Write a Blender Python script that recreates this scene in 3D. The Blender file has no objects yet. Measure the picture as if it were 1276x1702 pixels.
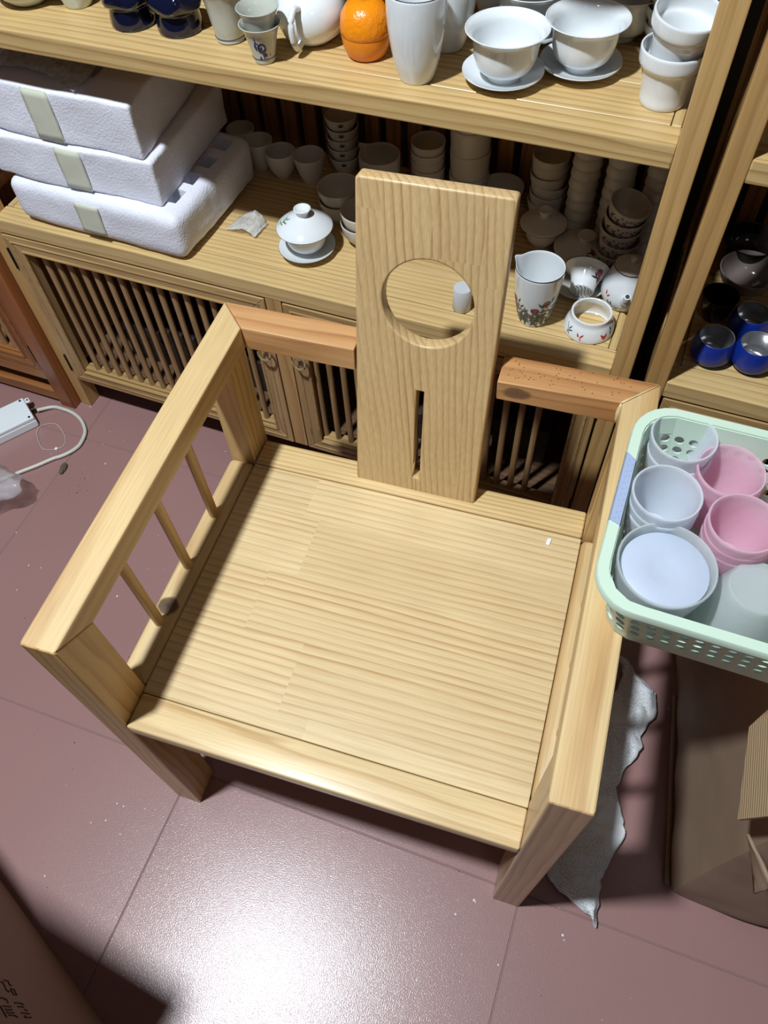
import bpy, bmesh, math, random
from mathutils import Vector, Matrix, noise
random.seed(7)
PI = math.pi
C = bpy.context.scene.collection
scene = bpy.context.scene

# ------------------------------------------------------------------ camera
cam_d = bpy.data.cameras.new('camera')
cam = bpy.data.objects.new('camera', cam_d)
C.objects.link(cam)
Rm = Matrix(((0.9549624, -0.2262944, 0.1919314), (0.2943427, 0.8042668, -0.5162531), (-0.0375389, 0.549496, 0.8346526)))
cam.matrix_world = Matrix.Translation((0.4944679, -0.1983069, 1.3995835)) @ Rm.to_4x4()
cam_d.sensor_fit = 'HORIZONTAL'
cam_d.sensor_width = 36.0
cam_d.lens = 1293.2887 * 36.0 / 1276.0
cam_d.clip_start = 0.02
scene.camera = cam

# ------------------------------------------------------------------ world, lamps, exposure
world = bpy.data.worlds.new('room_ambient')
scene.world = world
world.use_nodes = True
world.node_tree.nodes['Background'].inputs[0].default_value = (0.72, 0.80, 1.0, 1)
world.node_tree.nodes['Background'].inputs[1].default_value = 0.042

def disk_lamp(name, loc, size, power, col, target=None):
    l = bpy.data.lights.new(name, 'AREA')
    l.shape = 'DISK'; l.size = size; l.energy = power; l.color = col
    o = bpy.data.objects.new(name, l); C.objects.link(o); o.location = loc
    if target:
        o.rotation_euler = (Vector(target) - Vector(loc)).to_track_quat('-Z', 'Y').to_euler()
    return o
disk_lamp('ceiling_spot_lamp', (-0.26, -0.29, 2.95), 0.13, 91, (0.86, 0.94, 1.0), (0.1, 0.15, 0))
disk_lamp('added_fill_lamp', (1.5, -1.9, 2.95), 0.30, 3, (0.92, 0.96, 1.0), (0.4, 0.3, 0.2))  # added weak fill, no lamp is known on that side

scene.view_settings.view_transform = 'Standard'
scene.view_settings.look = 'None'
scene.view_settings.gamma = 1
scene.view_settings.exposure = 0.0
scene.view_settings.use_curve_mapping = False

# ------------------------------------------------------------------ materials
def srgb(r, g, b):
    f = lambda c: (c/255/12.92) if c/255 <= 0.04045 else ((c/255+0.055)/1.055)**2.4
    return (f(r), f(g), f(b), 1)

class NT:
    def __init__(s, name):
        s.m = bpy.data.materials.new(name); s.m.use_nodes = True
        s.t = s.m.node_tree; s.b = s.t.nodes['Principled BSDF']
    def n(s, kind, **kw):
        x = s.t.nodes.new(kind)
        for k, v in kw.items(): setattr(x, k, v)
        return x
    def l(s, a, b): s.t.links.new(a, b)
    def math(s, op, a, b=None, clamp=False):
        x = s.n('ShaderNodeMath', operation=op); x.use_clamp = clamp
        for i, v in enumerate((a, b)):
            if v is None: continue
            if isinstance(v, (int, float)): x.inputs[i].default_value = v
            else: s.l(v, x.inputs[i])
        return x.outputs[0]
    def vmath(s, op, a, b):
        x = s.n('ShaderNodeVectorMath', operation=op)
        for i, v in enumerate((a, b)):
            if isinstance(v, (tuple, list)): x.inputs[i].default_value = v
            else: s.l(v, x.inputs[i])
        return x.outputs[0]
    def ramp(s, fac, stops, interp='LINEAR'):
        x = s.n('ShaderNodeValToRGB'); e = x.color_ramp; e.interpolation = interp
        while len(e.elements) < len(stops): e.elements.new(0.5)
        for el, (p, c) in zip(e.elements, stops): el.position = p; el.color = c
        s.l(fac, x.inputs[0]); return x.outputs[0]
    def noise(s, vec, scale, detail=3, rough=0.5, dim='3D'):
        x = s.n('ShaderNodeTexNoise'); x.inputs['Scale'].default_value = scale
        x.inputs['Detail'].default_value = detail; x.inputs['Roughness'].default_value = rough
        if vec is not None: s.l(vec, x.inputs['Vector'])
        return x.outputs['Fac']
    def mix(s, fac, a, b, blend='MIX'):
        x = s.n('ShaderNodeMix', data_type='RGBA', blend_type=blend)
        for i, v in ((0, fac), (6, a), (7, b)):
            if isinstance(v, (int, float)): x.inputs[i].default_value = v
            elif isinstance(v, (tuple, list)): x.inputs[i].default_value = v
            else: s.l(v, x.inputs[i])
        return x.outputs[2]
    def bump(s, h, strength, dist=0.001):
        x = s.n('ShaderNodeBump'); x.inputs['Strength'].default_value = strength
        x.inputs['Distance'].default_value = dist; s.l(h, x.inputs['Height'])
        s.l(x.outputs[0], s.b.inputs['Normal']); s.l(x.outputs[0], s.b.inputs['Coat Normal'])
    def set(s, **kw):
        for k, v in kw.items(): s.b.inputs[k.replace('_', ' ')].default_value = v

def wood(name, axis, light, mid, dark, ringamt=0.85, freq=110, warp=0.018, centre=0.10, strip=None, knots=(), rough=0.40, vary=1.0, far=(0.45, 0.12)):
    """pine: growth rings round a heart line parallel to `axis`; strip=(cross axis index, width) glues lamellae"""
    w = NT(name)
    tc = w.n('ShaderNodeTexCoord').outputs['Object']
    sep = w.n('ShaderNodeSeparateXYZ'); w.l(tc, sep.inputs[0])
    ax = 'xyz'.index(axis); o1, o2 = [i for i in range(3) if i != ax]
    rnd = w.n('ShaderNodeObjectInfo').outputs['Random']
    along, c1, c2 = sep.outputs[ax], sep.outputs[o1], sep.outputs[o2]
    off = w.math('MULTIPLY', rnd, 3.7)
    tint = rnd
    if strip:
        si, sw = strip
        cell = w.math('FLOOR', w.math('DIVIDE', sep.outputs[si], sw))
        # finger joints: every lamella is made of shorter lengths
        wn0 = w.n('ShaderNodeTexWhiteNoise', noise_dimensions='1D'); w.l(cell, wn0.inputs['W'])
        seg = w.math('FLOOR', w.math('DIVIDE', w.math('ADD', along, wn0.outputs[0]), 0.46))
        wn = w.n('ShaderNodeTexWhiteNoise', noise_dimensions='2D')
        cb = w.n('ShaderNodeCombineXYZ'); w.l(cell, cb.inputs[0]); w.l(seg, cb.inputs[1]); w.l(cb.outputs[0], wn.inputs['Vector'])
        tint = wn.outputs[0]
        off = w.math('ADD', off, w.math('MULTIPLY', tint, 1.9))
    comb = w.n('ShaderNodeCombineXYZ')
    w.l(w.math('ADD', w.math('MULTIPLY', along, 0.9), off), comb.inputs[0])
    w.l(w.math('ADD', w.math('MULTIPLY', c1, 7.0), off), comb.inputs[1])
    w.l(w.math('MULTIPLY', c2, 7.0), comb.inputs[2])
    n1 = w.noise(comb.outputs[0], 1.6, 2, 0.45)
    n2 = w.noise(comb.outputs[0], 5.0, 2, 0.5)
    warpv = w.math('ADD', w.math('MULTIPLY', w.math('SUBTRACT', n1, 0.5), warp * 3), w.math('MULTIPLY', w.math('SUBTRACT', n2, 0.5), warp * 0.7))
    a = w.math('ADD', w.math('ADD', c1, w.math('MULTIPLY', off, 0.013)), far[0])
    b = w.math('ADD', c2, far[1])
    r = w.math('SQRT', w.math('ADD', w.math('MULTIPLY', a, a), w.math('MULTIPLY', b, b)))
    r = w.math('ADD', r, warpv)
    ringn = w.math('FRACT', w.math('MULTIPLY', r, freq))
    ring = w.ramp(ringn, [(0.0, light), (0.30, light), (0.62, mid), (0.84, dark), (0.95, light), (1.0, light)])
    # uneven strength of the rings
    sc = w.n('ShaderNodeCombineXYZ'); w.l(w.math('MULTIPLY', r, 22), sc.inputs[0]); w.l(off, sc.inputs[1])
    st = w.noise(sc.outputs[0], 1.0, 1)
    fd = w.n('ShaderNodeCombineXYZ'); w.l(w.math('MULTIPLY', along, 5), fd.inputs[0]); w.l(w.math('MULTIPLY', r, 60), fd.inputs[1]); w.l(off, fd.inputs[2])
    fade = w.math('ADD', w.math('MULTIPLY', st, 0.5), w.math('MULTIPLY', w.noise(fd.outputs[0], 1.0, 2), 0.5))
    base = w.mix(w.math('MULTIPLY', w.math('MULTIPLY', w.math('SUBTRACT', fade, 0.26), 2.6, True), ringamt), light, ring)
    fib = w.n('ShaderNodeCombineXYZ')
    w.l(w.math('MULTIPLY', along, 12), fib.inputs[0]); w.l(w.math('MULTIPLY', c1, 420), fib.inputs[1]); w.l(w.math('MULTIPLY', c2, 420), fib.inputs[2])
    f = w.noise(fib.outputs[0], 1.0, 2)
    base = w.mix(0.28, base, w.ramp(f, [(0.3, (0.45, 0.42, 0.38, 1)), (0.7, (1, 1, 1, 1))]), 'MULTIPLY')
    tv = w.ramp(tint, [(0, (1 - .16*vary, 1 - .20*vary, 1 - .26*vary, 1)), (1, (1.0, 1.0, 1.0, 1))])
    base = w.mix(1.0, base, tv, 'MULTIPLY')
    big = w.noise(tc, 5.0, 2)
    base = w.mix(0.35, base, w.ramp(big, [(0.3, (0.80, 0.76, 0.70, 1)), (0.7, (1, 1, 1, 1))]), 'MULTIPLY')
    for (kc, kr, kcol) in knots:
        d = w.vmath('DIVIDE', w.vmath('SUBTRACT', tc, kc), kr)
        ln = w.n('ShaderNodeVectorMath', operation='LENGTH'); w.l(d, ln.inputs[0])
        nz = w.noise(tc, 60, 2)
        dist = w.math('ADD', ln.outputs['Value'], w.math('MULTIPLY', w.math('SUBTRACT', nz, .5), 0.5))
        fac = w.ramp(dist, [(0.0, (1, 1, 1, 1)), (0.75, (.85, .85, .85, 1)), (1.0, (0, 0, 0, 1))])
        base = w.mix(fac, base, kcol)
    w.l(base, w.b.inputs['Base Color'])
    w.set(Roughness=rough, Coat_Weight=0.12, Coat_Roughness=0.22)
    w.bump(f, 0.12, 0.0006)
    return w.m

L1, M1, D1 = srgb(232, 204, 154), srgb(218, 182, 128), srgb(184, 142, 88)
L2, M2, D2 = srgb(222, 192, 136), srgb(204, 168, 110), srgb(168, 126, 74)
PS = dict(light=L1, mid=M1, dark=D1)
CH_X = wood('chair_pine_front', 'x', freq=70, warp=0.02, centre=0.05, **PS)
CH_Y = wood('chair_pine_arm', 'y', light=srgb(228, 198, 146), mid=srgb(210, 166, 108), dark=srgb(188, 138, 80), freq=45, warp=0.014, far=(0.25, 0.30))
CH_RAIL = wood('chair_pine_side_rail', 'y', freq=80, centre=0.06, knots=(((-0.281, -0.098, 0.417), (0.017, 0.016, 0.03), srgb(70, 48, 34)),), **PS)
CH_Z = wood('chair_pine_leg', 'z', light=srgb(226, 190, 130), mid=srgb(208, 166, 104), dark=srgb(178, 130, 72), freq=95, centre=0.05)
CH_LEGR = wood('chair_pine_front_leg', 'z', light=srgb(206, 172, 132), mid=srgb(184, 146, 108), dark=srgb(140, 104, 74), freq=85, warp=.01, centre=0.09)
SEAT = wood('seat_lamella_pine', 'x', light=srgb(232, 206, 158), mid=srgb(220, 186, 134), dark=srgb(184, 142, 90), ringamt=0.85, freq=115, warp=0.006, strip=(1, 0.098), vary=0.6, far=(0.5, 0.05))
STRIPW = wood('grooved_back_strip_pine', 'x', light=srgb(232, 202, 146), mid=srgb(206, 166, 106), dark=srgb(160, 118, 68), freq=150, warp=0.003, far=(0.5, 0.05))
BOARD = wood('backrest_pine', 'z', light=srgb(218, 186, 136), mid=srgb(202, 166, 116), dark=srgb(160, 124, 80), freq=115, warp=0.009, strip=(0, 0.062), vary=0.5, far=(0.5, 0.05))
RED = wood('back_rail_red_pine', 'x', light=srgb(216, 166, 114), mid=srgb(198, 142, 90), dark=srgb(160, 104, 62), freq=70, warp=0.012, far=(0.3, 0.25))
RED_K = wood('back_rail_knotty_red_pine', 'x', light=srgb(214, 162, 110), mid=srgb(196, 140, 88), dark=srgb(156, 100, 60), freq=70, warp=0.014, far=(0.3, 0.25),
             knots=(((0.128, 0.230, 0.634), (0.021, 0.02, 0.015), srgb(92, 56, 36)),))
CB_X = wood('cabinet_pine_board', 'x', light=L2, mid=M2, dark=D2, freq=100, warp=0.010, far=(0.4, 0.28))
CB_XS = wood('cabinet_pine_panel', 'x', light=L2, mid=M2, dark=D2, freq=95, warp=0.010, far=(0.5, 0.05))
CB_Y = wood('cabinet_pine_end', 'y', light=L2, mid=M2, dark=D2, freq=75)
CB_Z = wood('cabinet_pine_post', 'z', light=srgb(208, 168, 110), mid=srgb(188, 146, 90), dark=srgb(156, 114, 64), freq=60, warp=0.012, far=(0.5, 0.1))
DW = wood('dowel_wood', 'z', light=srgb(176, 142, 100), mid=srgb(164, 128, 86), dark=srgb(140, 106, 68), freq=120)
DR_Z = wood('door_stile_wood', 'z', light=srgb(190, 156, 108), mid=srgb(174, 138, 92), dark=srgb(146, 112, 70), freq=85)
DR_X = wood('door_rail_wood', 'x', light=srgb(196, 164, 112), mid=srgb(180, 146, 96), dark=srgb(150, 116, 72), freq=85)
SLAT = wood('back_slat_wood', 'z', light=srgb(176, 124, 74), mid=srgb(150, 98, 54), dark=srgb(110, 70, 40), freq=60, rough=.6)
DKW = wood('shade_darkened_board', 'x', light=srgb(112, 82, 56), mid=srgb(96, 68, 44), dark=srgb(70, 48, 30), freq=90, rough=.7)  # pine darkened in colour to imitate the shade inside the cabinets
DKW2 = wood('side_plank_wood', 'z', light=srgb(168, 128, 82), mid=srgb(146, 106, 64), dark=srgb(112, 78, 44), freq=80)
RD_Z = wood('reddish_cabinet_post', 'z', light=srgb(160, 98, 52), mid=srgb(142, 80, 40), dark=srgb(110, 58, 28), freq=60)
RD_X = wood('reddish_cabinet_rail', 'x', light=srgb(168, 112, 64), mid=srgb(148, 92, 50), dark=srgb(118, 70, 36), freq=60)

def plain(name, col, rough=0.4, metal=0.0, bumpscale=None, bumpstr=0.2, var=0.0, bdist=0.001, **kw):
    w = NT(name)
    tc = w.n('ShaderNodeTexCoord').outputs['Object']
    nz = w.noise(tc, 30, 3)
    c2 = tuple(max(0, c * (1 - var)) for c in col[:3]) + (1,)
    w.l(w.mix(nz, c2, col), w.b.inputs['Base Color'])
    w.set(Roughness=rough, Metallic=metal)
    for k, v in kw.items(): w.b.inputs[k.replace('_', ' ')].default_value = v
    if bumpscale:
        w.bump(w.noise(tc, bumpscale, 3, 0.6), bumpstr, bdist)
    return w.m

PORC = plain('white_porcelain', srgb(226, 230, 232), 0.12, var=0.03, Coat_Weight=0.4)
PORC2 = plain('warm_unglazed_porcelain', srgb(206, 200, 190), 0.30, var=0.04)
CELA = plain('celadon_glaze', srgb(206, 214, 204), 0.12, var=0.05, Coat_Weight=0.4)
CELG = plain('pale_grey_glaze', srgb(186, 188, 178), 0.14, var=0.04, Coat_Weight=0.4)
BLUE = plain('cobalt_glaze', srgb(16, 42, 128), 0.32, var=0.08)
SILV = plain('silvered_lining', srgb(190, 190, 192), 0.22, metal=0.85)
NAVY = plain('navy_black_glaze', srgb(14, 18, 44), 0.08, var=0.3, Coat_Weight=0.6)
DARKG = plain('black_tenmoku_glaze', srgb(26, 20, 18), 0.15, var=0.3)
GREYB = plain('grey_brown_glaze', srgb(120, 108, 104), 0.15, var=0.15)
ORNG = plain('dimpled_orange_peel_glaze', srgb(238, 140, 20), 0.22, bumpscale=170, bumpstr=0.55, bdist=.0025, var=0.06)
ORNG2 = plain('matt_orange_glaze', srgb(232, 136, 22), 0.3, bumpscale=150, bumpstr=0.3, bdist=.0012, var=0.06)
FOAM = NT('expanded_polystyrene')
_tc = FOAM.n('ShaderNodeTexCoord').outputs['Object']
_v = FOAM.n('ShaderNodeTexVoronoi'); _v.inputs['Scale'].default_value = 260; FOAM.l(_tc, _v.inputs['Vector'])
FOAM.set(Base_Color=srgb(226, 226, 236), Roughness=0.75, Subsurface_Weight=0.0)
FOAM.bump(FOAM.math('ADD', _v.outputs['Distance'], FOAM.noise(_tc, 40, 4)), 0.35, 0.0015); FOAM = FOAM.m
TAPE = plain('yellowed_sticky_tape', srgb(212, 213, 194), 0.25, var=0.12, bumpscale=30)
BRASS = plain('antique_brass', srgb(190, 170, 130), 0.3, metal=0.55)
IRON = plain('dark_hinge_metal', srgb(50, 42, 34), 0.4, metal=0.8)
MINT = plain('mint_green_plastic', srgb(198, 218, 198), 0.32, var=0.02)
GRIP = plain('blue_grey_grip_plastic', srgb(158, 172, 200), 0.4, var=0.02)
WPL = plain('white_plastic', srgb(232, 238, 242), 0.35, var=0.02)
CORD = plain('grey_white_cable_sheath', srgb(206, 204, 192), 0.4, var=0.05)
CARD = plain('brown_cardboard', srgb(150, 126, 104), 0.62, var=0.12, bumpscale=60, bumpstr=0.15)
CARDE = NT('corrugated_cardboard_inside')
_w = CARDE.n('ShaderNodeTexWave'); _w.bands_direction = 'Z'; _w.inputs['Scale'].default_value = 55; _w.inputs['Distortion'].default_value = 1.5
CARDE.l(CARDE.n('ShaderNodeTexCoord').outputs['Object'], _w.inputs['Vector'])
CARDE.set(Base_Color=srgb(176, 150, 118), Roughness=0.7); CARDE.bump(_w.outputs['Fac'], 0.5, 0.001); CARDE = CARDE.m
INK = plain('black_ink', srgb(24, 18, 16), 0.6)
TIPW = plain('brown_wood_chip', srgb(104, 90, 66), 0.7, var=0.4, bumpscale=200)
FLAKE = plain('white_foam_flake', srgb(235, 232, 228), 0.6)
GRIT = plain('dark_grit', srgb(48, 30, 26), 0.8)
GROUT = plain('dark_joint_filler', srgb(140, 118, 114), 0.6, var=0.3)
WALLM = plain('grey_plaster', srgb(120, 118, 116), 0.8, var=0.08, bumpscale=20)
MARB = plain('pale_marble', srgb(206, 208, 210), 0.35, var=0.18)
TWIG = plain('painted_green_leaf', srgb(54, 122, 74), 0.25)
BLACKP = plain('painted_black_brush_leaf', srgb(34, 36, 34), 0.3)
DGRN = plain('painted_grey_green_stem', srgb(56, 74, 70), 0.3)
PEACH = plain('painted_rose_peach', srgb(176, 84, 92), 0.3, var=0.4)
REDP = plain('painted_red_petal', srgb(206, 70, 50), 0.3, var=0.3)
BLUEP = plain('painted_cobalt_motif', srgb(28, 36, 84), 0.3)
RIM = plain('dark_metallic_rim_line', srgb(70, 60, 56), 0.25, metal=0.6)
GREENG = plain('dark_green_glaze', srgb(28, 62, 48), 0.2)
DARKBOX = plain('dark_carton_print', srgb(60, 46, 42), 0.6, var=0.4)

FLOOR = NT('matt_pinkish_brown_tile')
_tc = FLOOR.n('ShaderNodeTexCoord').outputs['Object']
_a = FLOOR.noise(_tc, 2.5, 3); _b = FLOOR.noise(_tc, 900, 2)
_c = FLOOR.mix(_a, srgb(164, 126, 122), srgb(149, 113, 109))
FLOOR.l(FLOOR.mix(0.15, _c, FLOOR.ramp(_b, [(0.3, (.6, .55, .55, 1)), (0.7, (1, 1, 1, 1))]), 'MULTIPLY'), FLOOR.b.inputs['Base Color'])
FLOOR.set(Roughness=0.30, Specular_IOR_Level=0.42, Coat_Weight=0.34, Coat_Roughness=0.13)
FLOOR.bump(FLOOR.noise(_tc, 520, 2, 0.6), 0.48, 0.00052); FLOOR = FLOOR.m

def frosted(name, col, alpha=0.72, rough=0.35):
    """thin sand-blasted glass: part diffuse, part translucent, a little see-through"""
    w = NT(name); tc = w.n('ShaderNodeTexCoord').outputs['Object']
    w.set(Base_Color=col, Roughness=rough)
    w.bump(w.noise(tc, 110, 2), 0.25, 0.002)
    out = w.t.nodes['Material Output']
    tl = w.n('ShaderNodeBsdfTranslucent'); tl.inputs[0].default_value = col
    tp = w.n('ShaderNodeBsdfTransparent')
    m1 = w.n('ShaderNodeMixShader'); m1.inputs[0].default_value = 0.45; w.l(w.b.outputs[0], m1.inputs[1]); w.l(tl.outputs[0], m1.inputs[2])
    m2 = w.n('ShaderNodeMixShader'); m2.inputs[0].default_value = alpha; w.l(tp.outputs[0], m2.inputs[1]); w.l(m1.outputs[0], m2.inputs[2])
    w.l(m2.outputs[0], out.inputs[0])
    return w.m
FROST = frosted('frosted_clear_glass', srgb(242, 246, 252), 0.74)
PINK = frosted('frosted_pink_glass', srgb(252, 218, 232), 0.68)
FROSTW = frosted('milky_frosted_glass', srgb(226, 234, 248), 0.95)
FROSTG = frosted('grey_frosted_glass', srgb(226, 232, 232), 0.66)

def film(name, col, alpha, rough=0.15, bs=30):
    w = NT(name); tc = w.n('ShaderNodeTexCoord').outputs['Object']
    w.set(Base_Color=col, Roughness=rough)
    w.l(w.ramp(w.noise(tc, bs, 3), [(0.3, (alpha*.6,)*3+(1,)), (0.7, (min(1, alpha*1.4),)*3+(1,))]), w.b.inputs['Alpha'])
    w.bump(w.noise(tc, bs*1.5, 3), 0.8, 0.004)
    return w.m
BAGM = film('thin_clear_plastic_film', srgb(214, 208, 210), 0.34)
BUBB = film('glossy_bubble_film', srgb(226, 226, 222), 0.5, 0.08, 90)

PAPER = NT('printed_newspaper')
_tc = PAPER.n('ShaderNodeTexCoord').outputs['Object']
_s = PAPER.n('ShaderNodeSeparateXYZ'); PAPER.l(_tc, _s.inputs[0])
_ln = PAPER.math('FRACT', PAPER.math('MULTIPLY', PAPER.math('ADD', _s.outputs[1], PAPER.math('MULTIPLY', _s.outputs[0], 0.25)), 260))
_cb = PAPER.n('ShaderNodeCombineXYZ'); PAPER.l(PAPER.math('MULTIPLY', _s.outputs[0], 500), _cb.inputs[0]); PAPER.l(PAPER.math('MULTIPLY', _s.outputs[1], 260), _cb.inputs[1])
_ch = PAPER.math('GREATER_THAN', PAPER.noise(_cb.outputs[0], 1, 0), 0.5)
_blk = PAPER.math('GREATER_THAN', PAPER.noise(_tc, 16, 0), 0.50)
_f = PAPER.math('MULTIPLY', PAPER.math('MULTIPLY', PAPER.math('GREATER_THAN', _ln, 0.45), _ch), _blk)
PAPER.l(PAPER.mix(PAPER.math('MULTIPLY', _f, 0.38), srgb(222, 224, 226), srgb(70, 74, 84)), PAPER.b.inputs['Base Color'])
PAPER.set(Roughness=0.7); PAPER = PAPER.m

# ------------------------------------------------------------------ mesh helpers
def tag(o, label=None, cat=None, group=None, kind=None):
    if label: o['label'] = label
    if cat: o['category'] = cat
    if group: o['group'] = group
    if kind: o['kind'] = kind
    return o
def thing(name, label, cat, loc=(0, 0, 0), rotz=0.0, group=None, rot=None):
    o = bpy.data.objects.new(name, None); C.objects.link(o)
    o.empty_display_size = 0.05
    o.location = loc; o.rotation_euler = rot if rot else (0, 0, rotz)
    return tag(o, label, cat, group)
def link(name, me, mat, parent=None, label=None, kind=None):
    if mat is not None and not me.materials: me.materials.append(mat)
    o = bpy.data.objects.new(name, me); C.objects.link(o)
    if parent: o.parent = parent
    return tag(o, label, kind=kind)
def finish(bm, name, smooth=False, angle=None):
    bmesh.ops.recalc_face_normals(bm, faces=bm.faces[:])
    me = bpy.data.meshes.new(name); bm.to_mesh(me); bm.free()
    if smooth or angle:
        for p in me.polygons: p.use_smooth = True
        if angle: me.set_sharp_from_angle(angle=math.radians(angle))
    return me
def add_hexa(bm, v8, bevel=0.0, seg=2):
    """8 points: bottom ring 0-3 then top ring 4-7"""
    vs = [bm.verts.new(v) for v in v8]
    fs = [bm.faces.new([vs[i] for i in f]) for f in ((3, 2, 1, 0), (4, 5, 6, 7), (0, 1, 5, 4), (1, 2, 6, 5), (2, 3, 7, 6), (3, 0, 4, 7))]
    if bevel > 0:
        es = list({e for f in fs for e in f.edges})
        bmesh.ops.bevel(bm, geom=es, offset=bevel, segments=seg, profile=0.5, affect='EDGES')
def add_box(bm, x0, x1, y0, y1, z0, z1, bevel=0.0, seg=2):
    add_hexa(bm, [(x0, y0, z0), (x1, y0, z0), (x1, y1, z0), (x0, y1, z0), (x0, y0, z1), (x1, y0, z1), (x1, y1, z1), (x0, y1, z1)], bevel, seg)
def box_me(name, x0, x1, y0, y1, z0, z1, bevel=0.0015, seg=2):
    bm = bmesh.new(); add_box(bm, x0, x1, y0, y1, z0, z1, bevel, seg)
    return finish(bm, name, angle=20)
def hexa_me(name, v8, bevel=0.002, seg=2):
    bm = bmesh.new(); add_hexa(bm, v8, bevel, seg); return finish(bm, name, angle=20)
def add_lathe(bm, prof, seg=40, z0=0.0, cx=0, cy=0, cap=False):
    rings = []
    for r, z in prof:
        if r < 1e-6: rings.append([bm.verts.new((cx, cy, z + z0))])
        else: rings.append([bm.verts.new((cx + r*math.cos(2*PI*i/seg), cy + r*math.sin(2*PI*i/seg), z + z0)) for i in range(seg)])
    for a, b in zip(rings, rings[1:]):
        for i in range(seg):
            j = (i+1) % seg
            if len(a) == 1 and len(b) == 1: continue
            if len(a) == 1: bm.faces.new((a[0], b[i], b[j]))
            elif len(b) == 1: bm.faces.new((a[i], a[j], b[0]))
            else: bm.faces.new((a[i], a[j], b[j], b[i]))
def lathe_me(name, prof, seg=40, angle=50):
    bm = bmesh.new(); add_lathe(bm, prof, seg); return finish(bm, name, angle=angle)
def add_tube(bm, pts, r, seg=8, closed=False, caps=True):
    pts = [Vector(p) for p in pts]; n = len(pts); rings = []
    up = Vector((0, 0, 1))
    for i, p in enumerate(pts):
        a = pts[(i-1) % n] if (closed or i > 0) else p
        b = pts[(i+1) % n] if (closed or i < n-1) else p
        d = (b - a).normalized()
        ref = up if abs(d.dot(up)) < 0.9 else Vector((1, 0, 0))
        u = d.cross(ref).normalized(); v = d.cross(u).normalized()
        rr = r[i] if isinstance(r, (list, tuple)) else r
        rings.append([bm.verts.new(p + u*rr*math.cos(2*PI*k/seg) + v*rr*math.sin(2*PI*k/seg)) for k in range(seg)])
    m = n if closed else n-1
    for i in range(m):
        A, B = rings[i], rings[(i+1) % n]
        for k in range(seg): bm.faces.new((A[k], A[(k+1) % seg], B[(k+1) % seg], B[k]))
    if not closed and caps:
        bm.faces.new(rings[0]); bm.faces.new(rings[-1][::-1])
def tube_me(name, pts, r, seg=8, closed=False):
    bm = bmesh.new(); add_tube(bm, pts, r, seg, closed); return finish(bm, name, angle=60)
def smooth_path(pts, sub=6, closed=False):
    P = [Vector(p) for p in pts]; out = []; n = len(P)
    for i in range(n if closed else n-1):
        p0 = P[(i-1) % n] if closed or i > 0 else P[i]; p1 = P[i]; p2 = P[(i+1) % n]
        p3 = P[(i+2) % n] if closed or i+2 < n else p2
        for k in range(sub):
            t = k/sub
            out.append(0.5*((2*p1) + (-p0+p2)*t + (2*p0-5*p1+4*p2-p3)*t*t + (-p0+3*p1-3*p2+p3)*t**3))
    if not closed: out.append(P[-1])
    return out

# shelf frame -> world
RS = -0.0741281
cR, sR = math.cos(RS), math.sin(RS)
def sp(x, y, z): return (x*cR - y*sR, x*sR + y*cR, z)
WT, S2 = 0.5235, 0.8802     # worktop height, second shelf height

# ------------------------------------------------------------------ floor and wall
GA = -0.0462
fl = thing('floor', None, None, (0, 0, 0), GA); tag(fl, kind='structure')
link('joint_bed', box_me('joint_bed', -2.4, 3.0, -1.8, 1.9, -0.03, -0.0015, 0), GROUT, fl)
tile_me = box_me('tile', -0.2993, 0.2993, -0.2993, 0.2993, -0.012, 0.0, 0.0012, 1)
tile_me.materials.append(FLOOR)
for i in range(-4, 5):
    for j in range(-3, 3):
        t = link('tile', tile_me, None, fl)
        t.location = (0.0022 + 0.6*i + 0.3, 0.0483 + 0.6*j + 0.3, random.uniform(-0.0003, 0))
wb = link('wall_back', box_me('wall_back', -2.3, 2.9, 1.145, 1.22, -0.03, 2.0, 0), WALLM); wb.rotation_euler = (0, 0, RS); tag(wb, kind='structure')

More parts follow.
